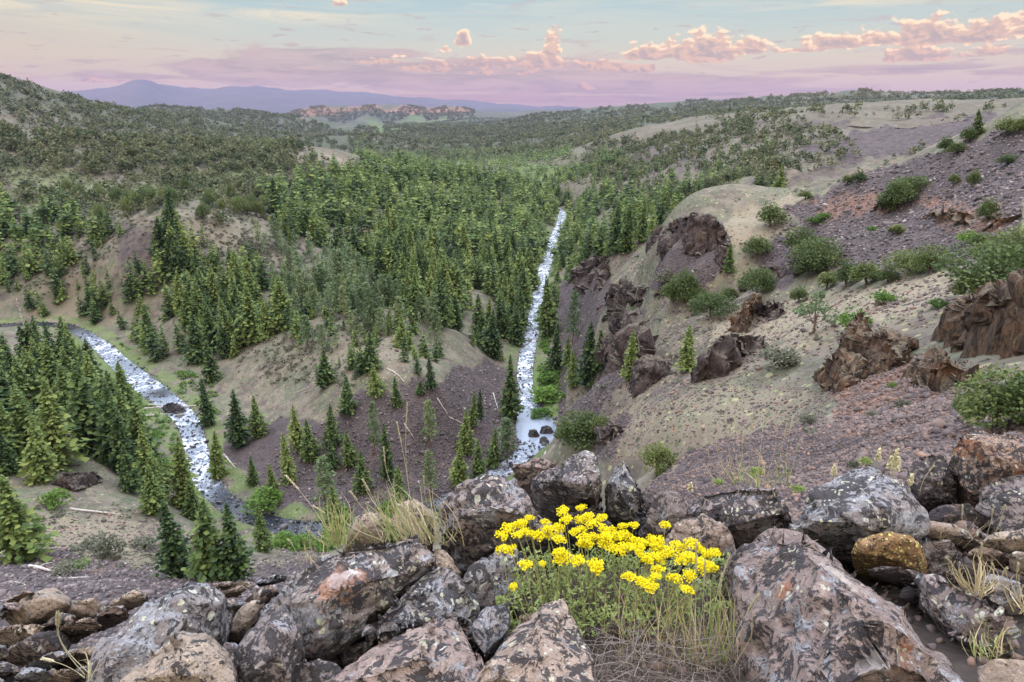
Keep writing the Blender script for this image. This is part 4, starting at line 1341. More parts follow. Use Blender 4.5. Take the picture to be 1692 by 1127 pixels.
# ---- sagebrush and bunch grass, uncountable
SCRUB = [
    ([(395, 380), (560, 420), (640, 540), (600, 640), (440, 640), (400, 600), (470, 520), (380, 420)], 220, 520, 2600, (.8, 2.2), 0),
    ([(100, 380), (380, 345), (480, 400), (420, 470), (200, 480), (20, 500), (60, 440)], 330, 470, 2200, (.8, 2.4), 0),
    ([(0, 230), (480, 250), (560, 300), (480, 380), (200, 370), (0, 350)], 430, 900, 400, (1, 2.8), 0),
    ([(1000, 700), (1200, 640), (1420, 640), (1350, 720), (1120, 760), (1000, 770)], 24, 140, 5200, (.18, .5), 0),
    ([(1130, 500), (1290, 490), (1420, 470), (1590, 440), (1580, 500), (1440, 560), (1300, 580), (1180, 600)], 50, 170, 2400, (.2, .6), 0),
    ([(1120, 355), (1230, 335), (1440, 285), (1330, 355), (1240, 440), (1190, 470), (1180, 380)], 100, 360, 2000, (.35, .95), 0),
    ([(930, 430), (1060, 420), (1200, 480), (1130, 640), (1000, 700), (940, 720), (990, 540)], 80, 460, 900, (.4, 1.3), 0),
    ([(1430, 560), (1570, 560), (1600, 640), (1460, 640)], 26, 70, 2600, (.15, .4), 0),
    ([(60, 840), (260, 840), (420, 960), (240, 950), (60, 930)], 80, 170, 5000, (.4, 1.3), 0),
    ([(430, 700), (620, 640), (820, 610), (860, 720), (740, 830), (560, 840), (420, 800)], 170, 260, 350, (.4, 1.6), 0),
    ([(1040, 800), (1250, 700), (1560, 640), (1700, 680), (1500, 760)], 9, 50, 260, (.12, .35), 0),
    ([(870, 630), (915, 600), (940, 650), (915, 715), (872, 700)], 200, 420, 6000, (.8, 2.2), 1),
    ([(880, 400), (925, 350), (945, 400), (915, 470), (900, 560), (880, 640), (850, 620), (870, 500)], 260, 900, 2400, (1, 3.0), 1),
    ([(180, 560), (245, 600), (310, 660), (330, 760), (420, 830), (560, 880), (540, 905), (400, 860), (300, 800), (240, 720), (200, 640)], 150, 360, 2400, (.7, 2.6), 1),
    ([(560, 880), (560, 850), (700, 830), (820, 770), (860, 760), (850, 790), (700, 870)], 160, 280, 2400, (.7, 2.4), 1),
    ([(290, 620), (340, 600), (350, 680), (300, 680)], 240, 330, 2000, (.8, 2.4), 1),
]


def build_scrub(which, name, mat, label):
    Q, T = [], []
    tuft = [blob_quads(np.random.default_rng(40 + v), bush_lobes(np.random.default_rng(50 + v), 4, .6, .75, .05), 7, .26) for v in range(5)]
    nt = 0
    for si, (poly, y0, y1, ha, hr, w) in enumerate(SCRUB):
        if w != which: continue
        P = scatter(poly, y0, y1, ha, 300 + si, .55)
        if not len(P): continue
        P = P[visible(P[:, 0], P[:, 1], P[:, 2] + .5, .4 + .004 * np.hypot(P[:, 0], P[:, 1]))]
        if which == 1:
            P = P[RNG.uniform(0, 1, len(P)) < np.where(river_dist(P[:, 0], P[:, 1]) < 14, 1, .25)]
        nt += len(P)
        for p in P:
            q = tuft[int(RNG.integers(5))]
            h = RNG.uniform(*hr) * RNG.uniform(.6, 1.1)
            a = RNG.uniform(0, 6.28); c, s = math.cos(a), math.sin(a); wd = h * RNG.uniform(.9, 1.6)
            qq = np.empty_like(q)
            qq[..., 0] = (q[..., 0] * c - q[..., 1] * s) * wd + p[0]
            qq[..., 1] = (q[..., 0] * s + q[..., 1] * c) * wd + p[1]
            qq[..., 2] = q[..., 2] * h + p[2] - .03
            Q.append(qq); T.append(np.full(len(q) * 4, RNG.uniform(0, 1), np.float32))
    Q = np.concatenate(Q)
    me = quads_mesh(name, Q, mat)
    at_ = me.attributes.new('tint', 'FLOAT', 'POINT'); at_.data.foreach_set('value', np.concatenate(T))
    tag(link(name, me), label, kind='stuff')
    print(name, nt, 'tufts', len(Q), 'quads')


build_scrub(0, 'sagebrush', M_SAGE_S, 'sagebrush and bunch grass dotting the open slopes')
build_scrub(1, 'bank_undergrowth', M_GREEN_S, 'bright green undergrowth along the water')

# ------------------------------------------------------------------ rocks
from mathutils import noise as mn


def lichen_rock(name, base=(.27, .20, .17), base2=(.33, .27, .21), black=.5, grey=.5, pale=.4, rust=.3, sc=1.0, moss=0.0, patches=()):
    """weathered basalt under crusts of black, grey, pale and orange lichen"""
    m, t, bs = material(name)
    g = t.new('ShaderNodeNewGeometry'); P0 = g.outputs['Position']
    P = t.vmul(P0, (sc, sc, sc))
    warp = t.new('ShaderNodeTexNoise'); t.l.new(P, warp.inputs['Vector']); warp.inputs['Scale'].default_value = 9; warp.inputs['Detail'].default_value = 3
    PW = t.vadd(P, t.vmul(warp.outputs['Color'], (.13, .13, .13)))
    n1 = t.noise(P, 3.2, 6, .62)
    n2 = t.noise(PW, 17, 9, .74)
    n3 = t.noise(PW, 34, 5, .7)
    n4 = t.noise(t.vadd(P, (7.3, 1.1, 4.0)), 9.0, 8, .70)
    n5 = t.noise(t.vadd(P, (1.3, 9.1, 2.0)), 4.2, 6, .6)
    c = t.mix(t.ss(n1, .36, .64), base, base2)
    c = t.mix(t.mul(t.ss(n3, .42, .66), .55), c, tuple(x * .45 for x in base))
    c = t.mix(t.mul(t.ss(n3, .58, .40), .25), c, (.27, .21, .18))
    c = t.mix(t.ss(t.noise(PW, 22, 6, .75), .56, .60), c, tuple(x * 1.18 for x in base2))
    # rust and orange stain
    rm = t.mul(t.ss(t.add(n5, t.mul(t.sub(n3, .5), .3)), .72 - .22 * rust, .80 - .22 * rust), .8)
    c = t.mix(rm, c, t.mix(t.ss(n3, .4, .6), (.24, .085, .035), (.29, .14, .07)))
    # blue grey crust
    gm = t.ss(t.add(n4, t.mul(t.sub(n3, .5), .35)), .70 - .24 * grey, .75 - .24 * grey)
    c = t.mix(t.mul(gm, .85), c, t.mix(t.ss(n3, .35, .65), (.19, .205, .235), (.36, .38, .405)))
    # black crust: broad blotches and small spots
    bm_ = t.ss(t.add(n2, t.mul(t.sub(n1, .5), .9), t.mul(t.sub(n3, .5), .6)), .655 - .26 * black, .69 - .26 * black)
    v = t.new('ShaderNodeTexVoronoi'); t.l.new(PW, v.inputs['Vector']); v.inputs['Scale'].default_value = 62
    vs = t.new('ShaderNodeSeparateColor'); t.l.new(v.outputs['Color'], vs.inputs[0])
    spot = t.mul(t.ss(t.sub(v.outputs['Distance'], t.mul(vs.outputs[0], .40)), .05, -.03), t.ss(n4, .42, .56))
    bm_ = t.m('MAXIMUM', bm_, t.mul(spot, .5 + .5 * black))
    c = t.mix(t.mul(bm_, .93), c, t.mix(t.ss(n3, .3, .7), (.012, .012, .015), (.04, .037, .042)))
    # pale crustose specks and rosettes
    v2 = t.new('ShaderNodeTexVoronoi'); t.l.new(t.vadd(PW, (3.1, .2, 5.)), v2.inputs['Vector']); v2.inputs['Scale'].default_value = 40
    vs2 = t.new('ShaderNodeSeparateColor'); t.l.new(v2.outputs['Color'], vs2.inputs[0])
    pm = t.mul(t.ss(t.add(t.sub(v2.outputs['Distance'], t.mul(vs2.outputs[0], .42)), t.mul(t.sub(n3, .5), .35)), .02, -.05), t.ss(n5, .66 - .3 * pale, .72 - .3 * pale))
    c = t.mix(t.mul(pm, .85), c, t.mix(vs2.outputs[1], (.52, .54, .49), (.44, .46, .30)))
    if moss:
        v3 = t.new('ShaderNodeTexVoronoi'); t.l.new(P, v3.inputs['Vector']); v3.inputs['Scale'].default_value = 75
        vs3 = t.new('ShaderNodeSeparateColor'); t.l.new(v3.outputs['Color'], vs3.inputs[0])
        mm = t.mul(t.ss(t.sub(v3.outputs['Distance'], t.mul(vs3.outputs[0], .45)), .03, -.02), moss)
        c = t.mix(mm, c, (.62, .60, .20))
    c = t.mix(t.mul(t.ss(t.noise(P, 150, 4, .75), .50, .66), .45), c, (.035, .032, .034))
    for (pp, rad, colr) in patches:      # single lichen rosettes and bleached spots
        dv = t.new('ShaderNodeVectorMath', operation='DISTANCE'); t.l.new(PW, dv.inputs[0]); dv.inputs[1].default_value = tuple(pp[i] * sc + .065 for i in range(3))
        dd = t.add(dv.outputs['Value'], t.mul(t.sub(n4, .5), rad * 1.3), t.mul(t.sub(n3, .5), rad * .9))
        c = t.mix(t.mul(t.ss(dd, rad, rad * .72), .88), c, colr)
    t.l.new(c, bs.inputs['Base Color'])
    bs.inputs['Roughness'].default_value = .85
    bs.inputs['Specular IOR Level'].default_value = .3
    bp = t.new('ShaderNodeBump'); bp.inputs['Strength'].default_value = .9; bp.inputs['Distance'].default_value = .024 / sc
    t.l.new(t.add(t.mul(n2, 1.0), t.mul(n3, .55), t.mul(t.noise(P, 110, 3, .7), .22), t.mul(bm_, .10)), bp.inputs['Height'])
    t.l.new(bp.outputs[0], bs.inputs['Normal'])
    return m


M_ROCK = lichen_rock('dark_lichen_rock', (.155, .135, .140), (.22, .195, .19), .62, .75, .6, .15, sc=1.25)
M_ROCKP = lichen_rock('pink_lichen_rock', (.22, .165, .148), (.30, .24, .21), .46, .6, .45, .5, sc=.85)
M_ROCKG = lichen_rock('grey_lichen_rock', (.165, .158, .165), (.245, .235, .235), .53, .95, .75, .15, sc=1.0)
M_ROCKT = lichen_rock('tan_bare_rock', (0.275, 0.220, 0.173), (0.358, 0.301, 0.237), .20, .40, .3, .25)
M_ROCKB = lichen_rock('tan_rock_with_black_crust', (0.243, 0.189, 0.154), (0.320, 0.256, 0.211), .38, .45, .7, .25)
M_ROCKK = lichen_rock('blackened_rock', (0.087, 0.074, 0.079), (0.134, 0.109, 0.108), .74, .35, .45, .2)
M_ROCKY = lichen_rock('ochre_rock_with_yellow_specks', (0.205, 0.122, 0.051), (0.294, 0.186, 0.077), .16, .0, .0, .2, moss=.95)


def lichen_patch(cx, cy, h, r1):
    pass


def crag_mat(name, a, b, edge, sc):
    """columnar basalt: upright joints, dark varnish, rusty and lichen tinted faces"""
    m, t, bs = material(name)
    g = t.new('ShaderNodeNewGeometry'); P = g.outputs['Position']
    st = t.vmul(P, (1, 1, .30))
    n1 = t.noise(st, 1.7 * sc, 6, .65, .3)
    n2 = t.noise(P, .45 * sc, 5, .6)
    n3 = t.noise(P, 5 * sc, 6, .75)
    c = t.mix(t.ss(n1, .40, .60), a, b)
    c = t.mix(t.mul(t.ss(t.noise(t.vmul(P, (1, 1, .22)), 3.4 * sc, 5, .7, .2), .52, .60), .7), c, (.022, .019, .02))
    c = t.mix(t.mul(t.ss(n2, .5, .66), .7), c, edge)
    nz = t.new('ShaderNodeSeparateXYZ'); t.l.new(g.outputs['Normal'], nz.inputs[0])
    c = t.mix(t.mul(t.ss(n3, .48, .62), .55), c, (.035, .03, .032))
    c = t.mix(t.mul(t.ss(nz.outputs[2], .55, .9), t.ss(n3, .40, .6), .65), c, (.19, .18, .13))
    t.l.new(c, bs.inputs['Base Color']); bs.inputs['Roughness'].default_value = .92
    bs.inputs['Specular IOR Level'].default_value = .2
    bp = t.new('ShaderNodeBump'); bp.inputs['Strength'].default_value = 1.0; bp.inputs['Distance'].default_value = .5 / sc
    t.l.new(t.add(n1, t.mul(n3, .4)), bp.inputs['Height']); t.l.new(bp.outputs[0], bs.inputs['Normal'])
    return m


M_CRAG = crag_mat('dark_columnar_basalt', (0.040, 0.032, 0.033), (0.086, 0.068, 0.065), (0.108, 0.072, 0.054), .7)
M_CRAGB = crag_mat('brown_columnar_basalt', (0.047, 0.034, 0.026), (0.144, 0.097, 0.061), (0.173, 0.094, 0.054), 1.6)
M_CRAGW = crag_mat('chalk_white_outcrop', (.40, .37, .31), (.60, .56, .48), (.5, .42, .33), .5)
M_STREAM = crag_mat('wet_river_boulder', (.035, .037, .045), (.09, .09, .10), (.06, .06, .07), 1.5)


def hull_rock(name, pts, mat, seg, amp, seed=0, ledges=4, upright=0.0, freq=1.0, sharp=28, smooth_it=0, chips=16, soft=.35, joint=.42, cut=(.88, .98)):
    """a boulder from its corner points: hull, finely cut, then broken by ledges, chips and grain"""
    bm = bmesh.new()
    for p in pts: bm.verts.new(p)
    r = bmesh.ops.convex_hull(bm, input=bm.verts)
    junk = [e for e in r['geom_interior'] if isinstance(e, bmesh.types.BMVert)] + [e for e in r['geom_unused'] if isinstance(e, bmesh.types.BMVert)]
    if junk: bmesh.ops.delete(bm, geom=list(set(junk)), context='VERTS')
    bmesh.ops.bevel(bm, geom=list(bm.edges), offset=seg * .5, segments=1, affect='EDGES', clamp_overlap=True)
    bmesh.ops.triangulate(bm, faces=bm.faces)
    for _ in range(9):
        lg = [e for e in bm.edges if e.calc_length() > seg * 1.5]
        if not lg or len(bm.verts) > 30000: break
        bmesh.ops.subdivide_edges(bm, edges=lg, cuts=1)
        bmesh.ops.triangulate(bm, faces=[f for f in bm.faces if len(f.verts) > 3])
    for _ in range(smooth_it):
        bmesh.ops.smooth_vert(bm, verts=bm.verts, factor=.5, use_axis_x=True, use_axis_y=True, use_axis_z=True)
    bm.normal_update()
    rr = random.Random(seed)
    c = sum((v.co for v in bm.verts), Vector()) / len(bm.verts)
    size = max((v.co - c).length for v in bm.verts)
    for _ in range(chips):
        n = Vector((rr.gauss(0, 1), rr.gauss(0, 1) - .3, rr.gauss(0, 1) + .3)).normalized()
        sup = max((v.co - c).dot(n) for v in bm.verts)
        o_ = sup * rr.uniform(*cut)
        for v in bm.verts:
            k_ = (v.co - c).dot(n) - o_
            if k_ > 0: v.co -= n * k_ * .92
    bm.normal_update()
    planes = []
    for _ in range(ledges):
        n = Vector((rr.gauss(0, 1), rr.gauss(0, 1), rr.gauss(0, .7))).normalized()
        planes.append((n, rr.uniform(-.45, .45) * size, rr.uniform(.5, 1.3) * rr.choice((-1, 1))))
    f = freq / size
    off = Vector((seed * 3.17, seed * 1.31, seed * .77))
    moves = []
    for v in bm.verts:
        q = v.co - c
        p = q * f + off
        d = mn.fractal(p * 1.6, .9, 2.1, 3) * soft
        # jointed blocks: each block of the rock stands proud or set back by its own amount
        pj = p + Vector((mn.noise(p * 4), mn.noise(p * 4 + Vector((9, 0, 0))), mn.noise(p * 4 + Vector((0, 9, 0))))) * .06
        for sc_, am in ((1.9, 1.5), (4.3, .8), (9.5, .45), (19, .2 if upright else 0)):
            pk = Vector((pj.x * sc_, pj.y * sc_, pj.z * sc_ * (.35 if upright else 1.0)))
            dist, pts_ = mn.voronoi(pk)
            d += (mn.cell(pts_[0] * 7.3) - .5) * am * joint
            e = dist[1] - dist[0]
            if e < .10: d -= (.10 - e) * 9 * am * .5 * joint
        d += mn.fractal(p * 9, .8, 2.1, 3) * .20
        if upright:
            pc = Vector((q.x * f * 11, q.y * f * 11, q.z * f * .9)) + off + Vector((1, 0, 0)) * mn.noise(p * 3) * .5
            ww = mn.voronoi(pc)
            d += upright * ((mn.cell(ww[1][0] * 5.1) - .5) * 1.3 + min(ww[0][1] - ww[0][0], .3) * 2.2)
        for n, o, a in planes:
            s = (q.dot(n) - o + .08 * size * mn.noise(p * 2.3)) / (.012 * size)
            d += a * .55 * math.tanh(s)
        moves.append(v.normal * d * amp)
    for v, mv in zip(bm.verts, moves): v.co += mv
    bmesh.ops.smooth_vert(bm, verts=bm.verts, factor=.35, use_axis_x=True, use_axis_y=True, use_axis_z=True)
    base = Vector((c.x, c.y, min(v.co.z for v in bm.verts)))
    for v in bm.verts: v.co -= base
    me = bpy.data.meshes.new(name)
    bm.to_mesh(me); bm.free()
    me.materials.append(mat)
    me.polygons.foreach_set('use_smooth', np.ones(len(me.polygons), bool))
    me.set_sharp_from_angle(angle=R(sharp))
    o = link(name, me, loc=base)
    return o


def P_h(px, py, h):
    x, y, z = (float(v) for v in ray(px, py))
    k = -h / z
    return Vector((x * k, y * k, -h))


def boulder(label, pts, mat, depth=.35, amp=.022, seed=0, group=None, seg=None, name='boulder', ledges=4, drop=1.0):
    """corner points as (photo x, photo y, height below the eye); the hidden back is carried away and down"""
    V = [P_h(*p) for p in pts]
    span = max((a - b).length for a in V for b in V)
    d = depth
    V += [v + Vector((v.x * .12, d * .75, -d * drop)) for v in V]
    o = hull_rock(name, V, mat, seg or max(.009, span / 78), amp * (span / .6) ** .6, seed, ledges)
    tag(o, label, 'rock', group)
    return o


# ---- the foreground ledge
B = boulder
B('huge pink grey boulder in the lower right corner with a sharp ridge', [(1213, 925, 1.50), (1240, 885, 1.44), (1285, 846, 1.38), (1330, 850, 1.36), (1400, 905, 1.36), (1475, 965, 1.38), (1550, 1025, 1.42), (1605, 1090, 1.48), (1625, 1150, 1.5), (1208, 1010, 1.66), (1225, 1150, 1.66), (1330, 900, 1.28), (1440, 1000, 1.22), (1500, 1110, 1.20), (1300, 1000, 1.36), (1350, 1150, 1.36)], lichen_rock('pink_white_streaked_rock', (.19, .148, .138), (.27, .215, .192), .44, .65, .35, .5, patches=[(P_h(1545, 1045, 1.36), .06, (.55, .55, .58)), (P_h(1500, 1010, 1.34), .05, (.52, .53, .56)), (P_h(1580, 1095, 1.40), .06, (.58, .58, .60)), (P_h(1375, 930, 1.32), .055, (.36, .32, .29)), (P_h(1395, 950, 1.30), .04, (.38, .34, .31)), (P_h(1460, 1090, 1.24), .07, (.30, .27, .25)), (P_h(1468, 1020, 1.28), .02, (.5, .25, .04))]), .45, .020, 1, ledges=6)
B('low dark boulder behind the huge pink one, right of the flowers', [(1118, 850, 1.66), (1165, 800, 1.60), (1222, 790, 1.54), (1290, 797, 1.52), (1315, 845, 1.6), (1215, 872, 1.70), (1140, 892, 1.75)], M_ROCK, .4, .025, 2)
B('broad boulder rising to a blunt peak right of centre', [(1300, 868, 1.64), (1330, 815, 1.58), (1418, 766, 1.48), (1448, 768, 1.48), (1500, 826, 1.56), (1532, 862, 1.64), (1500, 895, 1.72), (1425, 912, 1.74), (1340, 880, 1.70), (1445, 850, 1.50)], M_ROCKG, .45, .022, 3)
B('small dark boulder in shadow beside the upper right boulder', [(1497, 770, 1.74), (1512, 748, 1.70), (1560, 746, 1.68), (1582, 772, 1.72), (1580, 830, 1.9), (1510, 832, 1.9)], M_ROCKK, .35, .02, 4)
B('large rusty topped boulder at the upper right edge', [(1563, 748, 1.70), (1582, 712, 1.58), (1614, 698, 1.54), (1650, 708, 1.53), (1700, 722, 1.53), (1775, 742, 1.56), (1770, 800, 1.72), (1690, 795, 1.75), (1608, 832, 1.84), (1575, 792, 1.80), (1660, 745, 1.50)], lichen_rock('rusty_pale_rock', (.22, .14, .10), (.30, .22, .17), .45, .3, .55, .8), .5, .022, 5)
B('rounded dark boulder under the rusty topped one at the right edge', [(1610, 800, 1.70), (1640, 780, 1.66), (1700, 775, 1.64), (1760, 800, 1.64), (1760, 880, 1.8), (1700, 882, 1.84), (1640, 878, 1.86), (1612, 845, 1.82)], M_ROCK, .4, .02, 6)
B('long dark slab in the gap left of the rounded dark boulder', [(1530, 850, 1.80), (1545, 832, 1.76), (1600, 832, 1.75), (1640, 850, 1.8), (1640, 882, 1.92), (1540, 875, 1.9)], M_ROCKK, .3, .015, 7)
B('ochre rock covered in pale yellow specks', [(1402, 905, 1.60), (1430, 880, 1.56), (1478, 874, 1.54), (1515, 890, 1.56), (1522, 915, 1.62), (1510, 938, 1.70), (1450, 932, 1.72), (1408, 918, 1.68)], M_ROCKY, .25, .014, 8)
B('pale flat stone lying above the ochre rock', [(1508, 868, 1.66), (1528, 860, 1.64), (1568, 866, 1.64), (1584, 884, 1.68), (1560, 890, 1.72), (1520, 884, 1.72)], M_ROCKT, .12, .008, 9)
B('dark stone with a rough front right of the ochre rock', [(1512, 900, 1.66), (1530, 884, 1.62), (1575, 890, 1.62), (1585, 920, 1.70), (1570, 955, 1.80), (1528, 950, 1.8)], M_ROCK, .25, .016, 10)
B('domed brown stone between the slab and the flat tan stone', [(1562, 875, 1.72), (1578, 856, 1.66), (1602, 858, 1.66), (1620, 882, 1.70), (1606, 898, 1.78), (1575, 898, 1.78)], M_ROCKP, .18, .01, 11)
B('flat tan stone at the right edge below the rounded boulder', [(1602, 890, 1.62), (1630, 878, 1.60), (1700, 876, 1.57), (1735, 890, 1.58), (1720, 912, 1.66), (1650, 912, 1.68), (1606, 904, 1.68)], M_ROCKT, .14, .008, 12)
B('brown wedge stone under the flat tan stone', [(1593, 910, 1.66), (1612, 902, 1.64), (1652, 908, 1.64), (1664, 922, 1.68), (1630, 932, 1.74), (1600, 926, 1.74)], M_ROCKB, .12, .008, 13)
B('rounded brown stone right of the brown wedge stone', [(1662, 928, 1.64), (1672, 912, 1.60), (1710, 915, 1.58), (1730, 935, 1.62), (1700, 948, 1.7), (1670, 944, 1.7)], M_ROCKB, .14, .008, 14)
B('thin dark slab wedged below the ochre rock', [(1424, 942, 1.64), (1450, 930, 1.61), (1496, 935, 1.60), (1512, 950, 1.64), (1480, 962, 1.70), (1440, 956, 1.7)], M_ROCKK, .12, .01, 15)
B('mottled boulder at lower right with black and white crust', [(1505, 955, 1.62), (1520, 942, 1.56), (1560, 945, 1.52), (1615, 978, 1.48), (1680, 1018, 1.46), (1698, 1062, 1.52), (1650, 1085, 1.60), (1570, 1045, 1.60), (1520, 1000, 1.66)], lichen_rock('black_and_white_crusted_rock', (.20, .16, .15), (.27, .225, .21), .5, .7, .9, .2), .35, .018, 16)
B('smooth grey slab in the bottom right corner', [(1612, 1100, 1.46), (1640, 1084, 1.42), (1720, 1086, 1.40), (1740, 1150, 1.44), (1620, 1150, 1.5)], M_ROCKT, .2, .010, 17)
B('grey stone half hidden by the dry grass tuft', [(1610, 960, 1.60), (1640, 945, 1.57), (1690, 960, 1.55), (1700, 985, 1.6), (1650, 1000, 1.64), (1615, 985, 1.64)], M_ROCKG, .2, .012, 18)
B('small angular stone beneath the pointed end of the thin slab', [(1480, 975, 1.66), (1496, 962, 1.63), (1516, 975, 1.64), (1512, 995, 1.70), (1488, 995, 1.7)], M_ROCKK, .14, .01, 19)
# centre
B('big dark boulder left of the flowers with a white patch', [(712, 880, 1.68), (722, 838, 1.60), (760, 800, 1.52), (812, 778, 1.46), (850, 790, 1.47), (902, 838, 1.55), (930, 880, 1.66), (850, 905, 1.76), (780, 925, 1.82), (735, 915, 1.80), (830, 820, 1.44)], lichen_rock('white_patched_rock', (.18, .155, .155), (.255, .22, .205), .56, .75, .6, .3, patches=[(P_h(850, 832, 1.48), .045, (.62, .62, .64)), (P_h(880, 850, 1.52), .03, (.5, .5, .52))]), .5, .024, 20, ledges=6)
B('peaked block standing on edge above the flowers', [(880, 792, 1.66), (905, 770, 1.58), (945, 744, 1.50), (968, 738, 1.48), (988, 752, 1.50), (1002, 800, 1.60), (988, 832, 1.70), (930, 832, 1.74), (895, 815, 1.72), (960, 790, 1.50)], M_ROCK, .35, .018, 21)
B('flat topped boulder at the back, left of the peaked block', [(843, 770, 1.76), (868, 752, 1.70), (905, 750, 1.68), (935, 762, 1.68), (930, 795, 1.82), (850, 795, 1.86)], M_ROCKP, .4, .02, 22)
B('leaning slab right of the peaked block', [(992, 800, 1.66), (1012, 768, 1.58), (1032, 754, 1.54), (1052, 788, 1.58), (1075, 832, 1.66), (1052, 865, 1.76), (1000, 852, 1.78), (1028, 800, 1.54)], M_ROCKG, .35, .02, 23)
B('blunt dark boulder behind the right end of the flowers', [(1045, 870, 1.70), (1066, 838, 1.62), (1090, 810, 1.54), (1128, 814, 1.53), (1142, 838, 1.58), (1125, 880, 1.70), (1060, 892, 1.76)], M_ROCK, .35, .02, 24)
B('low rock just above the rightmost flower heads', [(1098, 895, 1.70), (1118, 860, 1.62), (1160, 848, 1.58), (1200, 868, 1.60), (1205, 905, 1.70), (1150, 925, 1.78), (1105, 915, 1.78)], M_ROCKB, .35, .02, 25)
B('small wedge between leaning slab and blunt boulder', [(1052, 820, 1.76), (1065, 802, 1.70), (1090, 808, 1.70), (1085, 838, 1.80), (1062, 845, 1.84)], M_ROCK, .25, .015, 26)
B('dark slab under the peaked block behind the flowers', [(935, 842, 1.74), (960, 832, 1.70), (1000, 842, 1.68), (1025, 880, 1.76), (960, 890, 1.84), (930, 865, 1.82)], M_ROCKK, .3, .015, 27)
B('grey rock behind the left flower stems', [(760, 975, 1.74), (790, 925, 1.68), (830, 905, 1.66), (880, 915, 1.68), (880, 985, 1.82), (800, 1010, 1.84)], M_ROCKG, .3, .018, 28)
B('slanted tan slab between the orange spotted boulder and the dark one', [(698, 925, 1.60), (705, 902, 1.57), (735, 905, 1.58), (768, 948, 1.64), (758, 965, 1.70), (725, 950, 1.68)], M_ROCKT, .2, .012, 29)
# left
B('wide lichen boulder with an orange and white patch', [(432, 1000, 1.60), (470, 955, 1.52), (540, 904, 1.46), (600, 886, 1.44), (655, 878, 1.44), (692, 868, 1.46), (706, 888, 1.48), (728, 922, 1.54), (700, 952, 1.60), (620, 1012, 1.66), (560, 1060, 1.70), (510, 1090, 1.72), (470, 1050, 1.70), (560, 960, 1.44)], lichen_rock('orange_patched_rock', (.19, .165, .16), (.26, .23, .21), .5, .85, .7, .15, patches=[(P_h(555, 950, 1.47), .105, (.29, .165, .115)), (P_h(562, 944, 1.46), .075, (.38, .32, .31)), (P_h(572, 938, 1.45), .058, (.78, .76, .75)), (P_h(655, 955, 1.52), .06, (.33, .35, .37))]), .45, .020, 30, ledges=5)
B('dark spotted block below the wide lichen boulder', [(383, 1075, 1.56), (425, 1012, 1.50), (470, 998, 1.48), (498, 1030, 1.50), (506, 1080, 1.58), (480, 1135, 1.62), (400, 1150, 1.62), (450, 1050, 1.44)], M_ROCK, .35, .018, 31)
B('grey ledge under the right end of the wide lichen boulder', [(592, 1050, 1.62), (640, 990, 1.58), (700, 935, 1.56), (725, 915, 1.56), (762, 955, 1.58), (795, 1000, 1.62), (780, 1030, 1.68), (700, 1040, 1.68), (640, 1065, 1.7)], M_ROCKG, .35, .018, 32)
B('pinkish rock at bottom centre with black spots', [(520, 1150, 1.52), (600, 1070, 1.50), (660, 1030, 1.50), (720, 1004, 1.48), (772, 1008, 1.48), (798, 1050, 1.48), (822, 1110, 1.50), (830, 1150, 1.5), (690, 1080, 1.42)], M_ROCKP, .35, .018, 33)
B('tan rock under the flowers with pale specks', [(745, 1150, 1.44), (790, 1085, 1.43), (852, 1012, 1.44), (930, 990, 1.44), (948, 1018, 1.45), (975, 1065, 1.46), (985, 1150, 1.48), (890, 1050, 1.36)], M_ROCKB, .35, .014, 34)
B('big blue grey block at lower left with a dark split side', [(130, 1110, 1.56), (185, 1035, 1.52), (240, 982, 1.48), (285, 958, 1.46), (342, 954, 1.45), (369, 966, 1.46), (368, 1050, 1.62), (300, 1100, 1.64), (180, 1150, 1.62), (260, 1020, 1.42)], M_ROCKG, .4, .016, 35, ledges=5)
B('long tan bare rock at the bottom below the blue grey block', [(165, 1150, 1.46), (240, 1072, 1.42), (305, 1034, 1.40), (350, 1042, 1.42), (385, 1080, 1.46), (392, 1150, 1.5), (300, 1100, 1.36)], M_ROCKT, .3, .014, 36)
B('small reddish wedge stone on the scree left of the wide boulder', [(424, 985, 1.72), (430, 968, 1.69), (446, 963, 1.68), (466, 975, 1.70), (450, 990, 1.76), (430, 1000, 1.78)], M_ROCKP, .15, .008, 37)
B('square brown stone in the gap beside the blue grey block', [(366, 988, 1.72), (374, 980, 1.70), (390, 984, 1.70), (394, 1015, 1.8), (384, 1030, 1.84), (366, 1028, 1.84)], M_ROCKB, .12, .006, 38)
B('pale slanted slab behind the dark spotted block', [(380, 1040, 1.72), (400, 1002, 1.68), (420, 985, 1.66), (445, 990, 1.66), (430, 1020, 1.74), (395, 1055, 1.78)], M_ROCKT, .2, .01, 39)
B('pale boulder wrapped by the tall grass', [(575, 885, 1.74), (590, 850, 1.66), (625, 838, 1.64), (650, 850, 1.66), (655, 890, 1.78), (600, 900, 1.8)], M_ROCKT, .25, .012, 40)
B('second pale boulder behind the tall grass', [(640, 865, 1.80), (655, 828, 1.72), (685, 822, 1.70), (715, 842, 1.72), (718, 885, 1.84), (660, 890, 1.86)], M_ROCKT, .25, .012, 41)
B('dark rock in the deep gap under the wide boulder', [(560, 1075, 1.80), (600, 1055, 1.76), (640, 1060, 1.76), (630, 1100, 1.84), (570, 1110, 1.86)], M_ROCKK, .2, .012, 42)
B('dark stone between the spotted block and the pink bottom rock', [(470, 1100, 1.66), (520, 1085, 1.64), (570, 1100, 1.64), (560, 1150, 1.7), (480, 1150, 1.72)], M_ROCK, .25, .014, 43)
B('dark rock filling the gap beneath the spotted block', [(355, 1090, 1.66), (375, 1050, 1.60), (410, 1070, 1.60), (420, 1150, 1.62), (360, 1150, 1.66)], M_ROCK, .25, .014, 44)
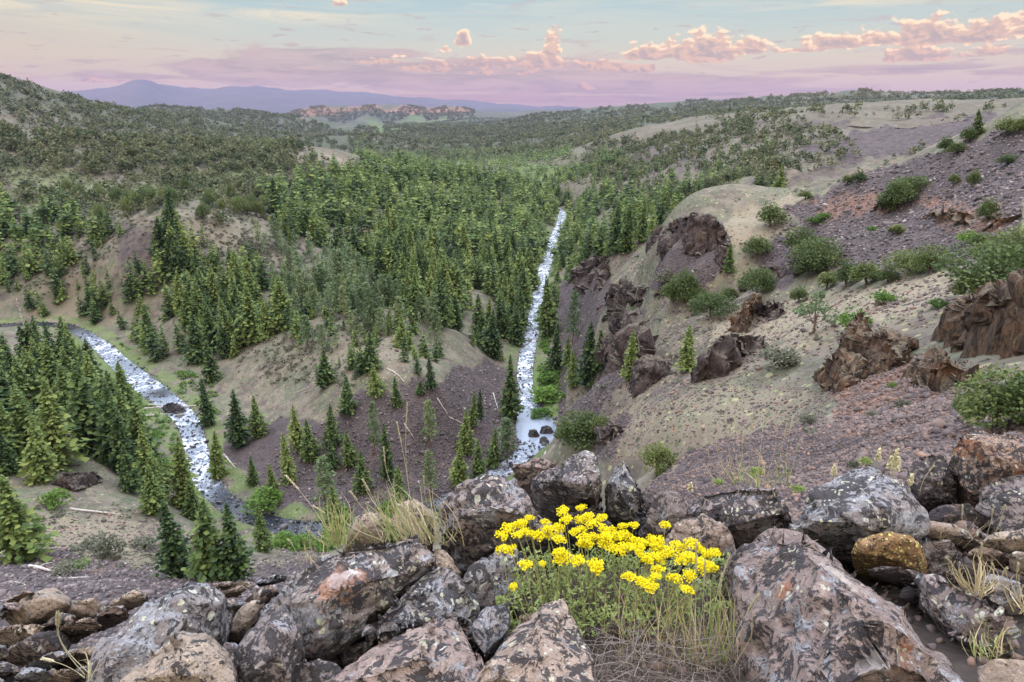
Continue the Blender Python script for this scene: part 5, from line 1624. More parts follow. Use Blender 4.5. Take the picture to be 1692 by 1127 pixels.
B('blackened stone under the pink boulder beside the dead stems', [(1180, 935, 1.72), (1205, 915, 1.68), (1225, 930, 1.68), (1225, 990, 1.8), (1190, 1000, 1.82)], M_ROCKK, .25, .014, 45)
B('grey stone between the tan bottom rock and the grey ledge', [(770, 1040, 1.60), (800, 1005, 1.58), (840, 1000, 1.57), (835, 1050, 1.62), (800, 1085, 1.64)], M_ROCKG, .2, .014, 46)
# rubble heap in the lower left corner: every stone is a thing
RUBBLE = [((-10, 1010), (60, 985), M_ROCKG, 'broad grey slab at the top of the rubble heap'), ((85, 1000), (80, 985), M_ROCKT, 'long tan stone under the dry grass stalk top'), ((150, 1000), (55, 960), M_ROCKT, 'stone'),
          ((45, 1045), (75, 1040), M_ROCKT, 's'), ((80, 1065), (95, 1040), M_ROCKK, 's'), ((0, 1075), (55, 1050), M_ROCKG, 's'), ((55, 1075), (60, 1060), M_ROCKP, 's'), ((100, 1085), (40, 1070), M_ROCKG, 's'), ((10, 1110), (60, 1090), M_ROCK, 's'),
          ((60, 1115), (60, 1100), M_ROCKG, 's'), ((110, 1118), (50, 1100), M_ROCKB, 's'), ((150, 1080), (50, 1060), M_ROCKT, 's'), ((30, 1040), (40, 1020), M_ROCKB, 's'), ((0, 1140), (70, 1120), M_ROCKG, 's'), ((90, 1145), (50, 1130), M_ROCKP, 's'),
          ((150, 1110), (35, 1100), M_ROCK, 's'), ((195, 1015), (60, 1000), M_ROCKP, 's'), ((150, 1035), (60, 1020), M_ROCKB, 's'), ((225, 990), (40, 980), M_ROCKT, 's'), ((20, 1005), (40, 1000), M_ROCKP, 's'), ((105, 1025), (36, 1000), M_ROCKP, 's'), ((45, 985), (36, 970), M_ROCKB, 's'),
          ((405, 1000), (20, 0), M_ROCKG, 's'), ((398, 975), (18, 0), M_ROCKB, 's'), ((412, 965), (16, 0), M_ROCKT, 's'), ((468, 955), (16, 0), M_ROCKG, 's'), ((380, 965), (14, 0), M_ROCKP, 's')]
rr_ = random.Random(3)
for i, ((cx, cy), (w, _), mat, lab) in enumerate(RUBBLE):
    hgt = 1.78 if cx < 300 else 1.84
    w2 = w * .5
    pts = []
    for k in range(9):
        a = k * .7 + rr_.uniform(-.2, .2)
        pts.append((cx + w2 * math.cos(a) * rr_.uniform(.75, 1.15), cy + w2 * .62 * math.sin(a) * rr_.uniform(.7, 1.15) , hgt - .11 * rr_.random() + .07 * math.sin(a)))
    pts.append((cx + rr_.uniform(-10, 10), cy - w2 * .3, hgt - .13))
    label = lab if len(lab) > 6 else ('angular stone in the rubble heap at the lower left corner' if cx < 300 else 'pebble on the gravel between the two left boulders')
    B(label, pts, mat, .15 if w > 30 else .07, .012, 60 + i, 'stones of the rubble heap' if cx < 300 else 'pebbles between the left boulders', seg=.010, name='stone', ledges=2)


# ---- crags on the canyon sides, corner points as (photo x, photo y, distance)
def crag(label, pts, mat, depth, seed, amp=.05, upright=.5, group=None, name='crag', seg=None, drop=1.3, keep=False):
    if name == 'crag' and not keep:
        lf, lw, rt = min(pts), max(pts, key=lambda p: p[1]), max(pts)
        cache = {}
        V = []
        for p in pts:
            by = float(np.interp(p[0], [lf[0], lw[0] + 1e-3, rt[0] + 2e-3], [lf[1], lw[1], rt[1]]))
            by = max(by, p[1])
            g_ = hit(p[0], by, 11.0)
            Yb = p[2] if g_ is None or not .6 < g_[1] / p[2] < 1.5 else float(g_[1])
            V.append(Vector(at(p[0], p[1], Yb * .995 + .4 * (by - p[1]) / FPX * Yb)))
    else:
        V = [Vector(at(*p)) for p in pts]
    span = max((a - b).length for a in V for b in V)
    V += [v + Vector((v.x / max(v.y, 1) * depth * .8, depth, -depth * drop * .5)) for v in V] + [v + Vector((0, depth * .5, -span * .06)) for v in V]
    o = hull_rock(name, V, mat, seg or span / 54, span * amp * .46, seed, 5, upright, 1.6, 30, joint=.8, cut=(.93, .99))
    tag(o, label, 'rock outcrop', group)
    return o


crag('big domed dark crag on the shoulder of the right slope', [(1085, 400, 180), (1110, 365, 180), (1140, 352, 178), (1180, 352, 176), (1202, 372, 175), (1208, 410, 172), (1195, 425, 166), (1165, 420, 160), (1125, 420, 162), (1090, 415, 170), (1150, 380, 166)], M_CRAG, 22, 101)
crag('reddish brown buttress below the domed crag', [(1178, 425, 166), (1195, 405, 168), (1210, 410, 170), (1208, 435, 166), (1190, 452, 160)], M_CRAG, 8, 102)
crag('sheer cliff at the left end of the terrace above the river', [(968, 470, 290), (972, 432, 298), (985, 416, 300), (1008, 420, 302), (1012, 440, 296), (1000, 478, 282)], M_CRAG, 16, 103, drop=.8)
crag('rounded cliff under the grassy terrace', [(990, 515, 244), (998, 478, 254), (1025, 466, 256), (1055, 470, 254), (1060, 500, 248), (1040, 520, 236), (1010, 528, 234)], M_CRAG, 16, 104)
crag('low cliff at the right end of the grassy terrace', [(1050, 495, 246), (1065, 470, 250), (1095, 470, 248), (1092, 492, 242)], M_CRAG, 10, 105)
crag('dark spur running down from the grassy shoulder', [(1014, 570, 186), (1035, 530, 196), (1060, 505, 204), (1078, 508, 204), (1062, 545, 192), (1030, 580, 180)], M_CRAG, 10, 106)
crag('leaning pointed crag in the middle of the right slope', [(1200, 548, 112), (1215, 525, 116), (1235, 497, 119), (1250, 484, 120), (1258, 490, 120), (1252, 515, 117), (1235, 552, 112)], M_CRAGB, 5, 107, .06)
crag('black rock behind the leaning pointed crag', [(1252, 515, 121), (1268, 494, 124), (1295, 496, 125), (1306, 510, 124), (1280, 530, 119)], M_CRAG, 6, 108)
crag('long black ledge beside the lone conical conifer', [(1150, 620, 90), (1160, 580, 94), (1180, 552, 97), (1220, 548, 98), (1262, 555, 98), (1275, 570, 97), (1240, 590, 93), (1190, 602, 90), (1165, 640, 86), (1142, 640, 87)], M_CRAG, 6, 109)
crag('rounded black cliff below the lone conical conifer', [(1036, 655, 124), (1048, 620, 128), (1070, 597, 131), (1100, 592, 132), (1115, 602, 131), (1100, 625, 127), (1070, 645, 123), (1045, 660, 121)], M_CRAG, 8, 110)
crag('narrow black cliff left of the rounded black one', [(1018, 630, 142), (1026, 590, 148), (1040, 562, 152), (1062, 555, 153), (1058, 590, 147), (1035, 635, 140)], M_CRAG, 8, 111)
crag('pointed brown horn at the upper end of the columnar outcrop', [(1385, 590, 53), (1398, 555, 54), (1412, 530, 55), (1425, 512, 55.5), (1436, 520, 55.5), (1442, 560, 54), (1430, 600, 52), (1400, 605, 51)], M_CRAGB, 2.5, 112, .04, .8)
crag('columned middle face of the brown outcrop', [(1425, 600, 52), (1432, 550, 55), (1470, 545, 56), (1505, 556, 55.5), (1514, 575, 54.5), (1500, 602, 52), (1460, 618, 50)], M_CRAGB, 3, 122, .035, .9)
crag('broken left flank of the brown outcrop', [(1352, 620, 49), (1362, 590, 51), (1385, 572, 52), (1420, 580, 52), (1445, 612, 50), (1410, 640, 47.5), (1368, 650, 46.5)], M_CRAGB, 2.5, 123, .05, .6)
crag('large columnar cliff at the right edge', [(1570, 545, 42), (1585, 515, 43), (1605, 485, 44), (1640, 462, 44.5), (1700, 440, 44), (1790, 450, 42), (1790, 590, 36), (1700, 592, 37), (1640, 588, 38.5), (1590, 570, 40)], M_CRAGB, 4, 114, .025, .9)
crag('low brown crag beneath the large columnar cliff', [(1518, 605, 34), (1535, 585, 35), (1570, 590, 35), (1600, 612, 33.5), (1625, 628, 32), (1590, 645, 31), (1560, 640, 31.5), (1530, 620, 33)], M_CRAGB, 2, 115, .05, .5)
crag('small black rock on the slope above the peaked boulder', [(998, 728, 100), (1005, 705, 103), (1018, 695, 104), (1032, 702, 104), (1028, 722, 101), (1008, 738, 98)], M_CRAG, 3, 116)
crag('row of black ledges in the gully below the tan ridge', [(1215, 470, 148), (1235, 445, 153), (1280, 435, 155), (1325, 428, 155), (1340, 440, 153), (1320, 460, 148), (1270, 470, 146)], M_CRAG, 5, 117)
crag('broken rusty ledge on the dark talus hill', [(1520, 358, 124), (1545, 338, 127), (1600, 342, 126), (1650, 355, 122), (1690, 372, 117), (1650, 378, 117), (1580, 366, 121)], M_CRAGB, 4, 118, .045, .4)
crag('small rusty ledge left of the broken one on the talus hill', [(1440, 350, 143), (1455, 328, 146), (1480, 326, 146), (1490, 340, 144), (1465, 352, 142)], M_CRAGB, 3, 119, .05, .4)
crag('dark rock rim along the edge of the far mesa', [(1300, 200, 850), (1420, 199, 790), (1560, 193, 755), (1640, 190, 735), (1630, 200, 722), (1500, 212, 690), (1400, 208, 770), (1310, 206, 835)], M_CRAG, 25, 120, .012, .4, keep=True)
crag('black crag on the left bank above the bottom talus', [(80, 800, 152), (100, 782, 155), (150, 780, 155), (168, 795, 153), (120, 812, 149)], M_CRAG, 4, 121)
for i, (px, py, w, hh) in enumerate([(350, 236, 9, 8), (362, 244, 7, 6), (336, 246, 7, 5), (345, 258, 8, 6)]):
    p = hit(px, py, 300)
    if p is not None:
        Y = p[1]
        crag('white chalky outcrop on the left crest among olive trees', [(px - w, py + 2, Y), (px - w * .6, py - hh, Y + 2), (px + w * .5, py - hh * .8, Y + 2), (px + w, py + 3, Y), (px, py + 5, Y - 3)], M_CRAGW, 6, 130 + i, .06, .3, 'white outcrops on the crest', keep=True)
# boulders in the river pool and the log jam
for lab, px, py, w, h, s in (('round dark boulder standing in the middle of the river pool', 882, 722, 10, 10, 1), ('dark boulder on the right shore of the river pool', 903, 716, 12, 11, 2), ('lower dark boulder at the outlet of the river pool', 899, 732, 9, 8, 3), ('big grey boulder caught in the log jam', 284, 682, 20, 14, 4)):
    c = at_z(px, py, ZR)
    Y = float(c[1])
    o = crag(lab, [(px - w, py, Y), (px - w * .7, py - h, Y + 1), (px + w * .5, py - h, Y + 1), (px + w, py - 1, Y), (px + w * .3, py + h * .3, Y - 1), (px - w * .5, py + h * .3, Y - 1), (px, py - h * 1.2, Y + .5)], M_STREAM, 2.5, 140 + s, .06, 0.0, name='river_boulder')
    o['category'] = 'boulder'


# ---- loose stones: scree near the viewer and stones in the river, uncountable
def stone_field(name, P, sizes, mat, label, seed):
    rng = np.random.default_rng(seed)
    base = []
    for v in range(8):
        bm = bmesh.new()
        r2 = random.Random(v)
        for k in range(11):
            q = Vector((r2.gauss(0, 1), r2.gauss(0, 1), r2.gauss(0, 1))).normalized()
            bm.verts.new((q.x * r2.uniform(.6, 1.0), q.y * r2.uniform(.5, .9), q.z * r2.uniform(.3, .55)))
        rr = bmesh.ops.convex_hull(bm, input=bm.verts)
        jk = [e for e in rr['geom_interior'] + rr['geom_unused'] if isinstance(e, bmesh.types.BMVert)]
        if jk: bmesh.ops.delete(bm, geom=list(set(jk)), context='VERTS')
        bmesh.ops.triangulate(bm, faces=bm.faces)
        bm.verts.ensure_lookup_table()
        for i, vv in enumerate(bm.verts): vv.index = i
        base.append((np.array([vv.co[:] for vv in bm.verts]), np.array([[x.index for x in f.verts] for f in bm.faces])))
        bm.free()
    V, F, T, off = [], [], [], 0
    for p, s in zip(P, sizes):
        bv, bf = base[int(rng.integers(8))]
        q = Matrix.Rotation(rng.uniform(0, 6.28), 3, 'Z') @ Matrix.Rotation(rng.normal(0, .5), 3, 'X') @ Matrix.Rotation(rng.normal(0, .5), 3, 'Y')
        vv = bv @ np.array(q).T * s + np.asarray(p) + np.array([0, 0, s * .15])
        V.append(vv); F.append(bf + off); off += len(bv); T.append(np.full(len(bv), rng.uniform(0, 1), np.float32))
    me = mesh_from(name, np.concatenate(V), np.concatenate(F).ravel(), 3, mat)
    at_ = me.attributes.new('tint', 'FLOAT', 'POINT'); at_.data.foreach_set('value', np.concatenate(T))
    tag(link(name, me), label, kind='stuff')


def stone_mat(name, stops, sc):
    m, t, bs = material(name)
    a = t.new('ShaderNodeAttribute', attribute_name='tint')
    g = t.new('ShaderNodeNewGeometry')
    n = t.noise(g.outputs['Position'], sc, 4, .65)
    c = t.ramp(t.add(a.outputs['Fac'], t.mul(t.sub(n, .5), .4)), stops)
    t.l.new(c, bs.inputs['Base Color']); bs.inputs['Roughness'].default_value = .9
    return m


M_SCREE = stone_mat('scree_stone', [(0, (.045, .038, .04)), (.45, (.105, .082, .078)), (.85, (.135, .095, .08)), (1, (.21, .13, .095))], 12)
M_DTALUS = stone_mat('dark_talus_stone', [(0, (.04, .036, .042)), (.6, (.102, .085, .086)), (.9, (.15, .118, .112)), (1, (.24, .22, .21))], 2)
M_RSTONE = stone_mat('river_stone', [(0, (.02, .022, .027)), (.6, (.065, .065, .072)), (1, (.16, .155, .15))], 4)


def ledge_gravel():
    rng = np.random.default_rng(77)
    n = 5200
    x = rng.uniform(-3.0, 3.6, n); y = rng.uniform(.9, 5.2, n)
    P = np.stack([x, y, ground_z(x, y)], 1)
    stone_field('ledge_gravel', P, np.minimum(rng.lognormal(0, .5, n) * .020, .042), M_SCREE, 'broken stone chips in the gaps between the boulders', 77)


ledge_gravel()


def pick(poly, y0, y1, n, seed, w=None):
    """n random places in a photo polygon, spread evenly over the ground it covers"""
    rng = np.random.default_rng(seed)
    s = in_view & (GY > y0) & (GY < y1) & in_poly(JX, JY, poly)
    ww = np.where(s, cell_area / (Rr ** 1.2), 0.0)
    if w is not None: ww = ww * w
    c = np.searchsorted(np.cumsum(ww.ravel()), rng.uniform(0, ww.sum(), n)); c = np.clip(c, 0, ww.size - 1)
    i, j = np.unravel_index(c, ww.shape); i = np.clip(i, 0, len(LR) - 2); j = np.clip(j, 0, len(TH) - 2)
    l = LR[i] + rng.uniform(0, 1, n) * (LR[i + 1] - LR[i]); t = TH[j] + rng.uniform(0, 1, n) * (TH[j + 1] - TH[j])
    x, y = np.exp(l) * np.sin(t), np.exp(l) * np.cos(t)
    P = np.stack([x, y, ground_z(x, y)], 1)
    return P[visible(P[:, 0], P[:, 1], P[:, 2] + .3, .05 + .004 * np.hypot(P[:, 0], P[:, 1]))]


def spread(P, k, seed):
    r = np.linalg.norm(P, axis=1)
    return np.random.default_rng(seed).lognormal(0, .42, len(P)) * k * np.minimum(r, 400) ** .35


P1 = pick([(1000, 840), (1110, 770), (1240, 712), (1420, 690), (1520, 690), (1720, 660), (1720, 900), (1250, 880)], 5, 70, 26000, 1)
stone_field('scree', P1, spread(P1, .0165, 1), M_SCREE, 'loose brown scree on the slope beyond the boulders', 1)
P2 = np.concatenate([pick([(930, 470), (1000, 440), (1110, 420), (1290, 490), (1300, 560), (1150, 660), (1000, 690), (930, 640)], 70, 330, 5000, 21), pick([(1350, 590), (1520, 590), (1700, 620), (1700, 720), (1440, 720), (1370, 690)], 8, 80, 9000, 2), pick([(1000, 690), (1250, 620), (1360, 640), (1360, 700), (1150, 760), (1000, 780)], 24, 140, 4500, 3)])
stone_field('rusty_rubble', P2, spread(P2, .026, 2), M_SCREE, 'rusty stones strewn below the brown outcrop', 2)
P4 = np.concatenate([pick([(1130, 500), (1290, 490), (1590, 440), (1580, 520), (1440, 560), (1300, 600), (1000, 760), (940, 740), (1000, 640)], 40, 190, 4500, 11), pick([(400, 400), (640, 540), (700, 620), (560, 660), (400, 660)], 220, 500, 1500, 12), pick([(60, 840), (260, 840), (420, 960), (60, 940)], 80, 180, 2600, 13)])
stone_field('slope_stones', P4, spread(P4, .045, 8), M_SCREE, 'stones lying about on the grassy slopes', 8)
P3 = np.concatenate([pick([(-20, 925), (110, 915), (300, 950), (420, 940), (540, 890), (560, 1127), (-20, 1127)], 18, 170, 6500, 4), pick([(430, 760), (560, 690), (610, 650), (720, 625), (850, 600), (890, 640), (860, 740), (760, 825), (560, 850), (440, 830)], 150, 300, 5000, 5),
                     pick([(1240, 420), (1300, 350), (1420, 295), (1700, 205), (1700, 430), (1330, 450)], 40, 230, 7000, 6), pick([(930, 470), (985, 425), (1100, 400), (1215, 385), (1205, 440), (1080, 560), (1000, 700), (925, 690)], 80, 480, 4500, 7)])
stone_field('talus', P3, spread(P3, .058, 3), M_DTALUS, 'dark broken basalt of the talus slopes', 3)
rng_ = np.random.default_rng(9)
RS = []
for i in range(3400):
    k = rng_.uniform(6, len(riv) - 30)
    a, b = riv[int(k)], riv[int(k) + 1]; f = k % 1
    c = a + (b - a) * f
    d = (b - a)[:2]; d = d / np.linalg.norm(d)
    s = rng_.uniform(-1.25, 1.25) * c[2]
    s = s if rng_.uniform() < .6 else math.copysign(c[2] * rng_.uniform(.85, 1.35), s)
    x, y = c[0] - d[1] * s, c[1] + d[0] * s
    pool = np.hypot(*(at_z(884, 708, ZR)[:2] - (x, y))) < 11
    if pool: continue
    RS.append((x, y, max(float(ground_z(x, y)), ZR) - .02))
stone_field('river_stones', np.array(RS), rng_.lognormal(0, .5, len(RS)) * .46, M_RSTONE, 'dark wet stones breaking the rapids', 5)


# ---- fallen dead trees
def log(label, a, b, rad, group=None, lift=.0, branches=4, seed=0):
    """a bleached trunk lying between two photo pixels on the ground"""
    A_, B_ = hit(*a, 11.0), hit(*b, 11.0)
    if A_ is None or B_ is None: return
    A_, B_ = Vector(A_), Vector(B_)
    if (B_ - A_).length > 13: B_ = A_ + (B_ - A_).normalized() * 13
    r2 = random.Random(seed)
    V, F = [], []
    def tube(pts, rads, sides=7):
        b0 = len(V)
        for i, (p, q) in enumerate(zip(pts, rads)):
            d = (pts[min(i + 1, len(pts) - 1)] - pts[max(i - 1, 0)]).normalized()
            u = d.cross(Vector((0, 0, 1))).normalized(); w = u.cross(d)
            for k in range(sides):
                an = k * 6.2832 / sides
                V.append(p + (u * math.cos(an) + w * math.sin(an)) * q * r2.uniform(.85, 1.15))
        for i in range(len(pts) - 1):
            for k in range(sides):
                F.append((b0 + i * sides + k, b0 + i * sides + (k + 1) % sides, b0 + (i + 1) * sides + (k + 1) % sides, b0 + (i + 1) * sides + k))
        for e, ii in ((0, 0), (1, len(pts) - 1)):
            V.append(pts[ii]); c = len(V) - 1
            for k in range(sides):
                F.append((b0 + ii * sides + k, b0 + ii * sides + (k + 1) % sides, c, c))
    n = 8
    pts = []
    for i in range(n):
        p = A_.lerp(B_, i / (n - 1)) + Vector((r2.gauss(0, .05), r2.gauss(0, .05), 0)) * rad * 3
        p.z = max(p.z, float(ground_z(p.x, p.y)) if lift == 0 else p.z) + rad * .7 + lift
        pts.append(p)
    tube(pts, [rad * (1 - .6 * i / (n - 1)) for i in range(n)])
    L = (B_ - A_).length
    for k in range(branches):
        f = r2.uniform(.3, .95); p = A_.lerp(B_, f); p.z = max(p.z, float(ground_z(p.x, p.y))) + rad + lift
        d = Vector((r2.gauss(0, 1), r2.gauss(0, 1), abs(r2.gauss(0, .5)))).normalized() * L * r2.uniform(.08, .2)
        tube([p, p + d * .5 + Vector((0, 0, .02 * L)), p + d], [rad * .3, rad * .2, rad * .08], 5)
    base = Vector(A_)
    V2 = [v - base for v in V]
    bm = bmesh.new(); vs = [bm.verts.new(v) for v in V2]
    for f in F:
        try: bm.faces.new([vs[i] for i in dict.fromkeys(f)])
        except ValueError: pass
    me = bpy.data.meshes.new('fallen_log'); bm.to_mesh(me); bm.free(); me.materials.append(M_DEAD)
    o = link('fallen_log', me, loc=base)
    tag(o, label, 'log', group)


log('pale log across the top of the log jam', (238, 678), (330, 668), .35, lift=.5, branches=1, seed=1)
log('longest grey log of the log jam, lying on the lower side', (215, 692), (296, 684), .42, lift=.35, branches=1, seed=2)
log('short log end sticking out of the right end of the jam', (290, 676), (334, 672), .3, lift=.6, branches=0, seed=3)
log('thin log propped behind the boulder of the jam', (246, 672), (300, 676), .22, lift=.9, branches=1, seed=4)
log('bleached log lying on the bottom left talus', (50, 938), (112, 950), .40, seed=5, branches=2)
log('thin bleached branch right of the log on the bottom talus', (104, 957), (150, 954), .14, seed=6, branches=6)
log('grey log on the tan bank above the bottom left trees', (116, 842), (190, 850), .30, seed=7, branches=1)
log('twiggy dead branches left of the log on the bottom talus', (20, 962), (60, 975), .10, seed=8, branches=10)
log('long white dead trunk leaning down the bank of the lower rapids', (370, 752), (412, 802), .35, seed=9, branches=2)
log('white fallen trunk high on the central talus', (722, 658), (740, 685), .22, seed=10, branches=3)
log('white fallen trunk at the right of the central talus', (815, 650), (826, 688), .24, seed=11, branches=2)
log('white fallen trunk near the middle of the central talus', (742, 690), (768, 702), .22, seed=12, branches=2)
log('tangle of white branches by the pale pine on the talus', (668, 700), (684, 724), .16, seed=13, branches=8)
log('dead trunk below the tan spur on the peninsula', (640, 610), (668, 632), .3, seed=14, branches=4)
log('dark fallen trunk above the right shore of the pool', (915, 698), (958, 676), .28, seed=15, branches=3)
log('pale pole leaning on rocks below the river pool', (900, 752), (910, 738), .16, seed=16, branches=0)
log('dead trunk on the slope right of the left grove', (488, 650), (512, 640), .2, seed=17, branches=2)

# ------------------------------------------------------------------ flowers and grasses among the rocks
def plain_mat(name, stops, sc=30, rough=.7, trans=.3):
    m, t, bs = material(name)
    g = t.new('ShaderNodeNewGeometry')
    n = t.noise(g.outputs['Position'], sc, 3, .6)
    c = t.ramp(t.add(t.mul(n, .55), t.mul(g.outputs['Random Per Island'], .5), -.02), stops)
    t.l.new(c, bs.inputs['Base Color']); bs.inputs['Roughness'].default_value = rough
    bs.inputs['Specular IOR Level'].default_value = .25
    if trans:
        tr = t.new('ShaderNodeBsdfTranslucent'); t.l.new(c, tr.inputs[0])
        mx = t.new('ShaderNodeMixShader'); mx.inputs[0].default_value = trans
        out = [k for k in t.n if k.bl_idname == 'ShaderNodeOutputMaterial'][0]
        t.l.new(bs.outputs[0], mx.inputs[1]); t.l.new(tr.outputs[0], mx.inputs[2]); t.l.new(mx.outputs[0], out.inputs[0])
    return m


M_YEL = plain_mat('yellow_petals', [(0, (.50, .36, .002)), (.4, (.74, .62, .004)), (1, (.88, .84, .03))], 60)
M_STEM = plain_mat('green_grey_stem', [(0, (.17, .19, .06)), (.6, (.30, .31, .11)), (1, (.36, .30, .16))], 40, trans=0)
M_LEAF = plain_mat('grey_green_leaf', [(0, (.11, .17, .045)), (.5, (.21, .28, .085)), (1, (.34, .38, .17))], 40)
M_TWIG = plain_mat('grey_dead_twig', [(0, (.10, .085, .08)), (.6, (.20, .175, .16)), (1, (.32, .28, .25))], 40, trans=0)
M_STRAW = plain_mat('straw_blade', [(0, (.26, .20, .10)), (.5, (.40, .33, .19)), (1, (.52, .45, .30))], 30)
M_GRASS = plain_mat('green_grass_blade', [(0, (.10, .17, .035)), (.5, (.20, .27, .07)), (1, (.36, .37, .17))], 30)
M_PALE = plain_mat('pale_seed_stalk', [(0, (.30, .27, .17)), (.6, (.44, .41, .27)), (1, (.55, .5, .36))], 30)
M_CREAM = plain_mat('cream_petals', [(0, (.50, .46, .28)), (1, (.70, .66, .45))], 60)


class Strands:
    """thin three-sided stems and flat blades gathered in one mesh"""
    def __init__(self):
        self.V, self.F, self.n = [], [], []

    def stem(self, pts, r0, r1):
        b = len(self.V); k = len(pts)
        for i, p in enumerate(pts):
            d = (pts[min(i + 1, k - 1)] - pts[max(i - 1, 0)])
            d = d.normalized() if d.length > 1e-9 else Vector((0, 0, 1))
            u = d.orthogonal().normalized(); w = d.cross(u)
            r = r0 + (r1 - r0) * i / (k - 1)
            for a in (0, 2.094, 4.189): self.V.append(p + (u * math.cos(a) + w * math.sin(a)) * r)
        for i in range(k - 1):
            for a in range(3):
                self.F += [b + i * 3 + a, b + i * 3 + (a + 1) % 3, b + i * 3 + 3 + (a + 1) % 3, b + i * 3 + 3 + a]; self.n.append(4)

    def blade(self, pts, w, side):
        b = len(self.V); k = len(pts)
        for i, p in enumerate(pts):
            ww = w * (1 - (i / (k - 1)) ** 2) + w * .06
            self.V += [p - side * ww, p + side * ww]
        for i in range(k - 1):
            self.F += [b + 2 * i, b + 2 * i + 1, b + 2 * i + 3, b + 2 * i + 2]; self.n.append(4)

    def leaf(self, p, d, L, w):
        d = d.normalized(); s = d.cross(Vector((0, 0, 1)))
        s = s.normalized() if s.length > 1e-4 else Vector((1, 0, 0))
        up = s.cross(d) * L * .12
        b = len(self.V)
        self.V += [p, p + d * L * .55 + s * w + up, p + d * L, p + d * L * .55 - s * w + up]
        self.F += [b, b + 1, b + 2, b + 3]; self.n.append(4)

    def build(self, name, mat, parent=None, origin=None, smooth=False):
        V = np.array([v[:] for v in self.V])
        if origin is not None: V = V - np.array(origin[:])
        me = mesh_from(name, V, self.F, self.n, mat, smooth)
        return link(name, me, parent)


def curve(a, b, sag, n=6, side=None):
    out = []
    for i in range(n):
        f = i / (n - 1)
        out.append(a.lerp(b, f) + Vector(sag) * math.sin(math.pi * f))
    return out


def root_at(name, loc, label, cat, group=None):
    o = bpy.data.objects.new(name, None); o.empty_display_size = .1; COL.objects.link(o); o.location = loc
    return tag(o, label, cat, group)


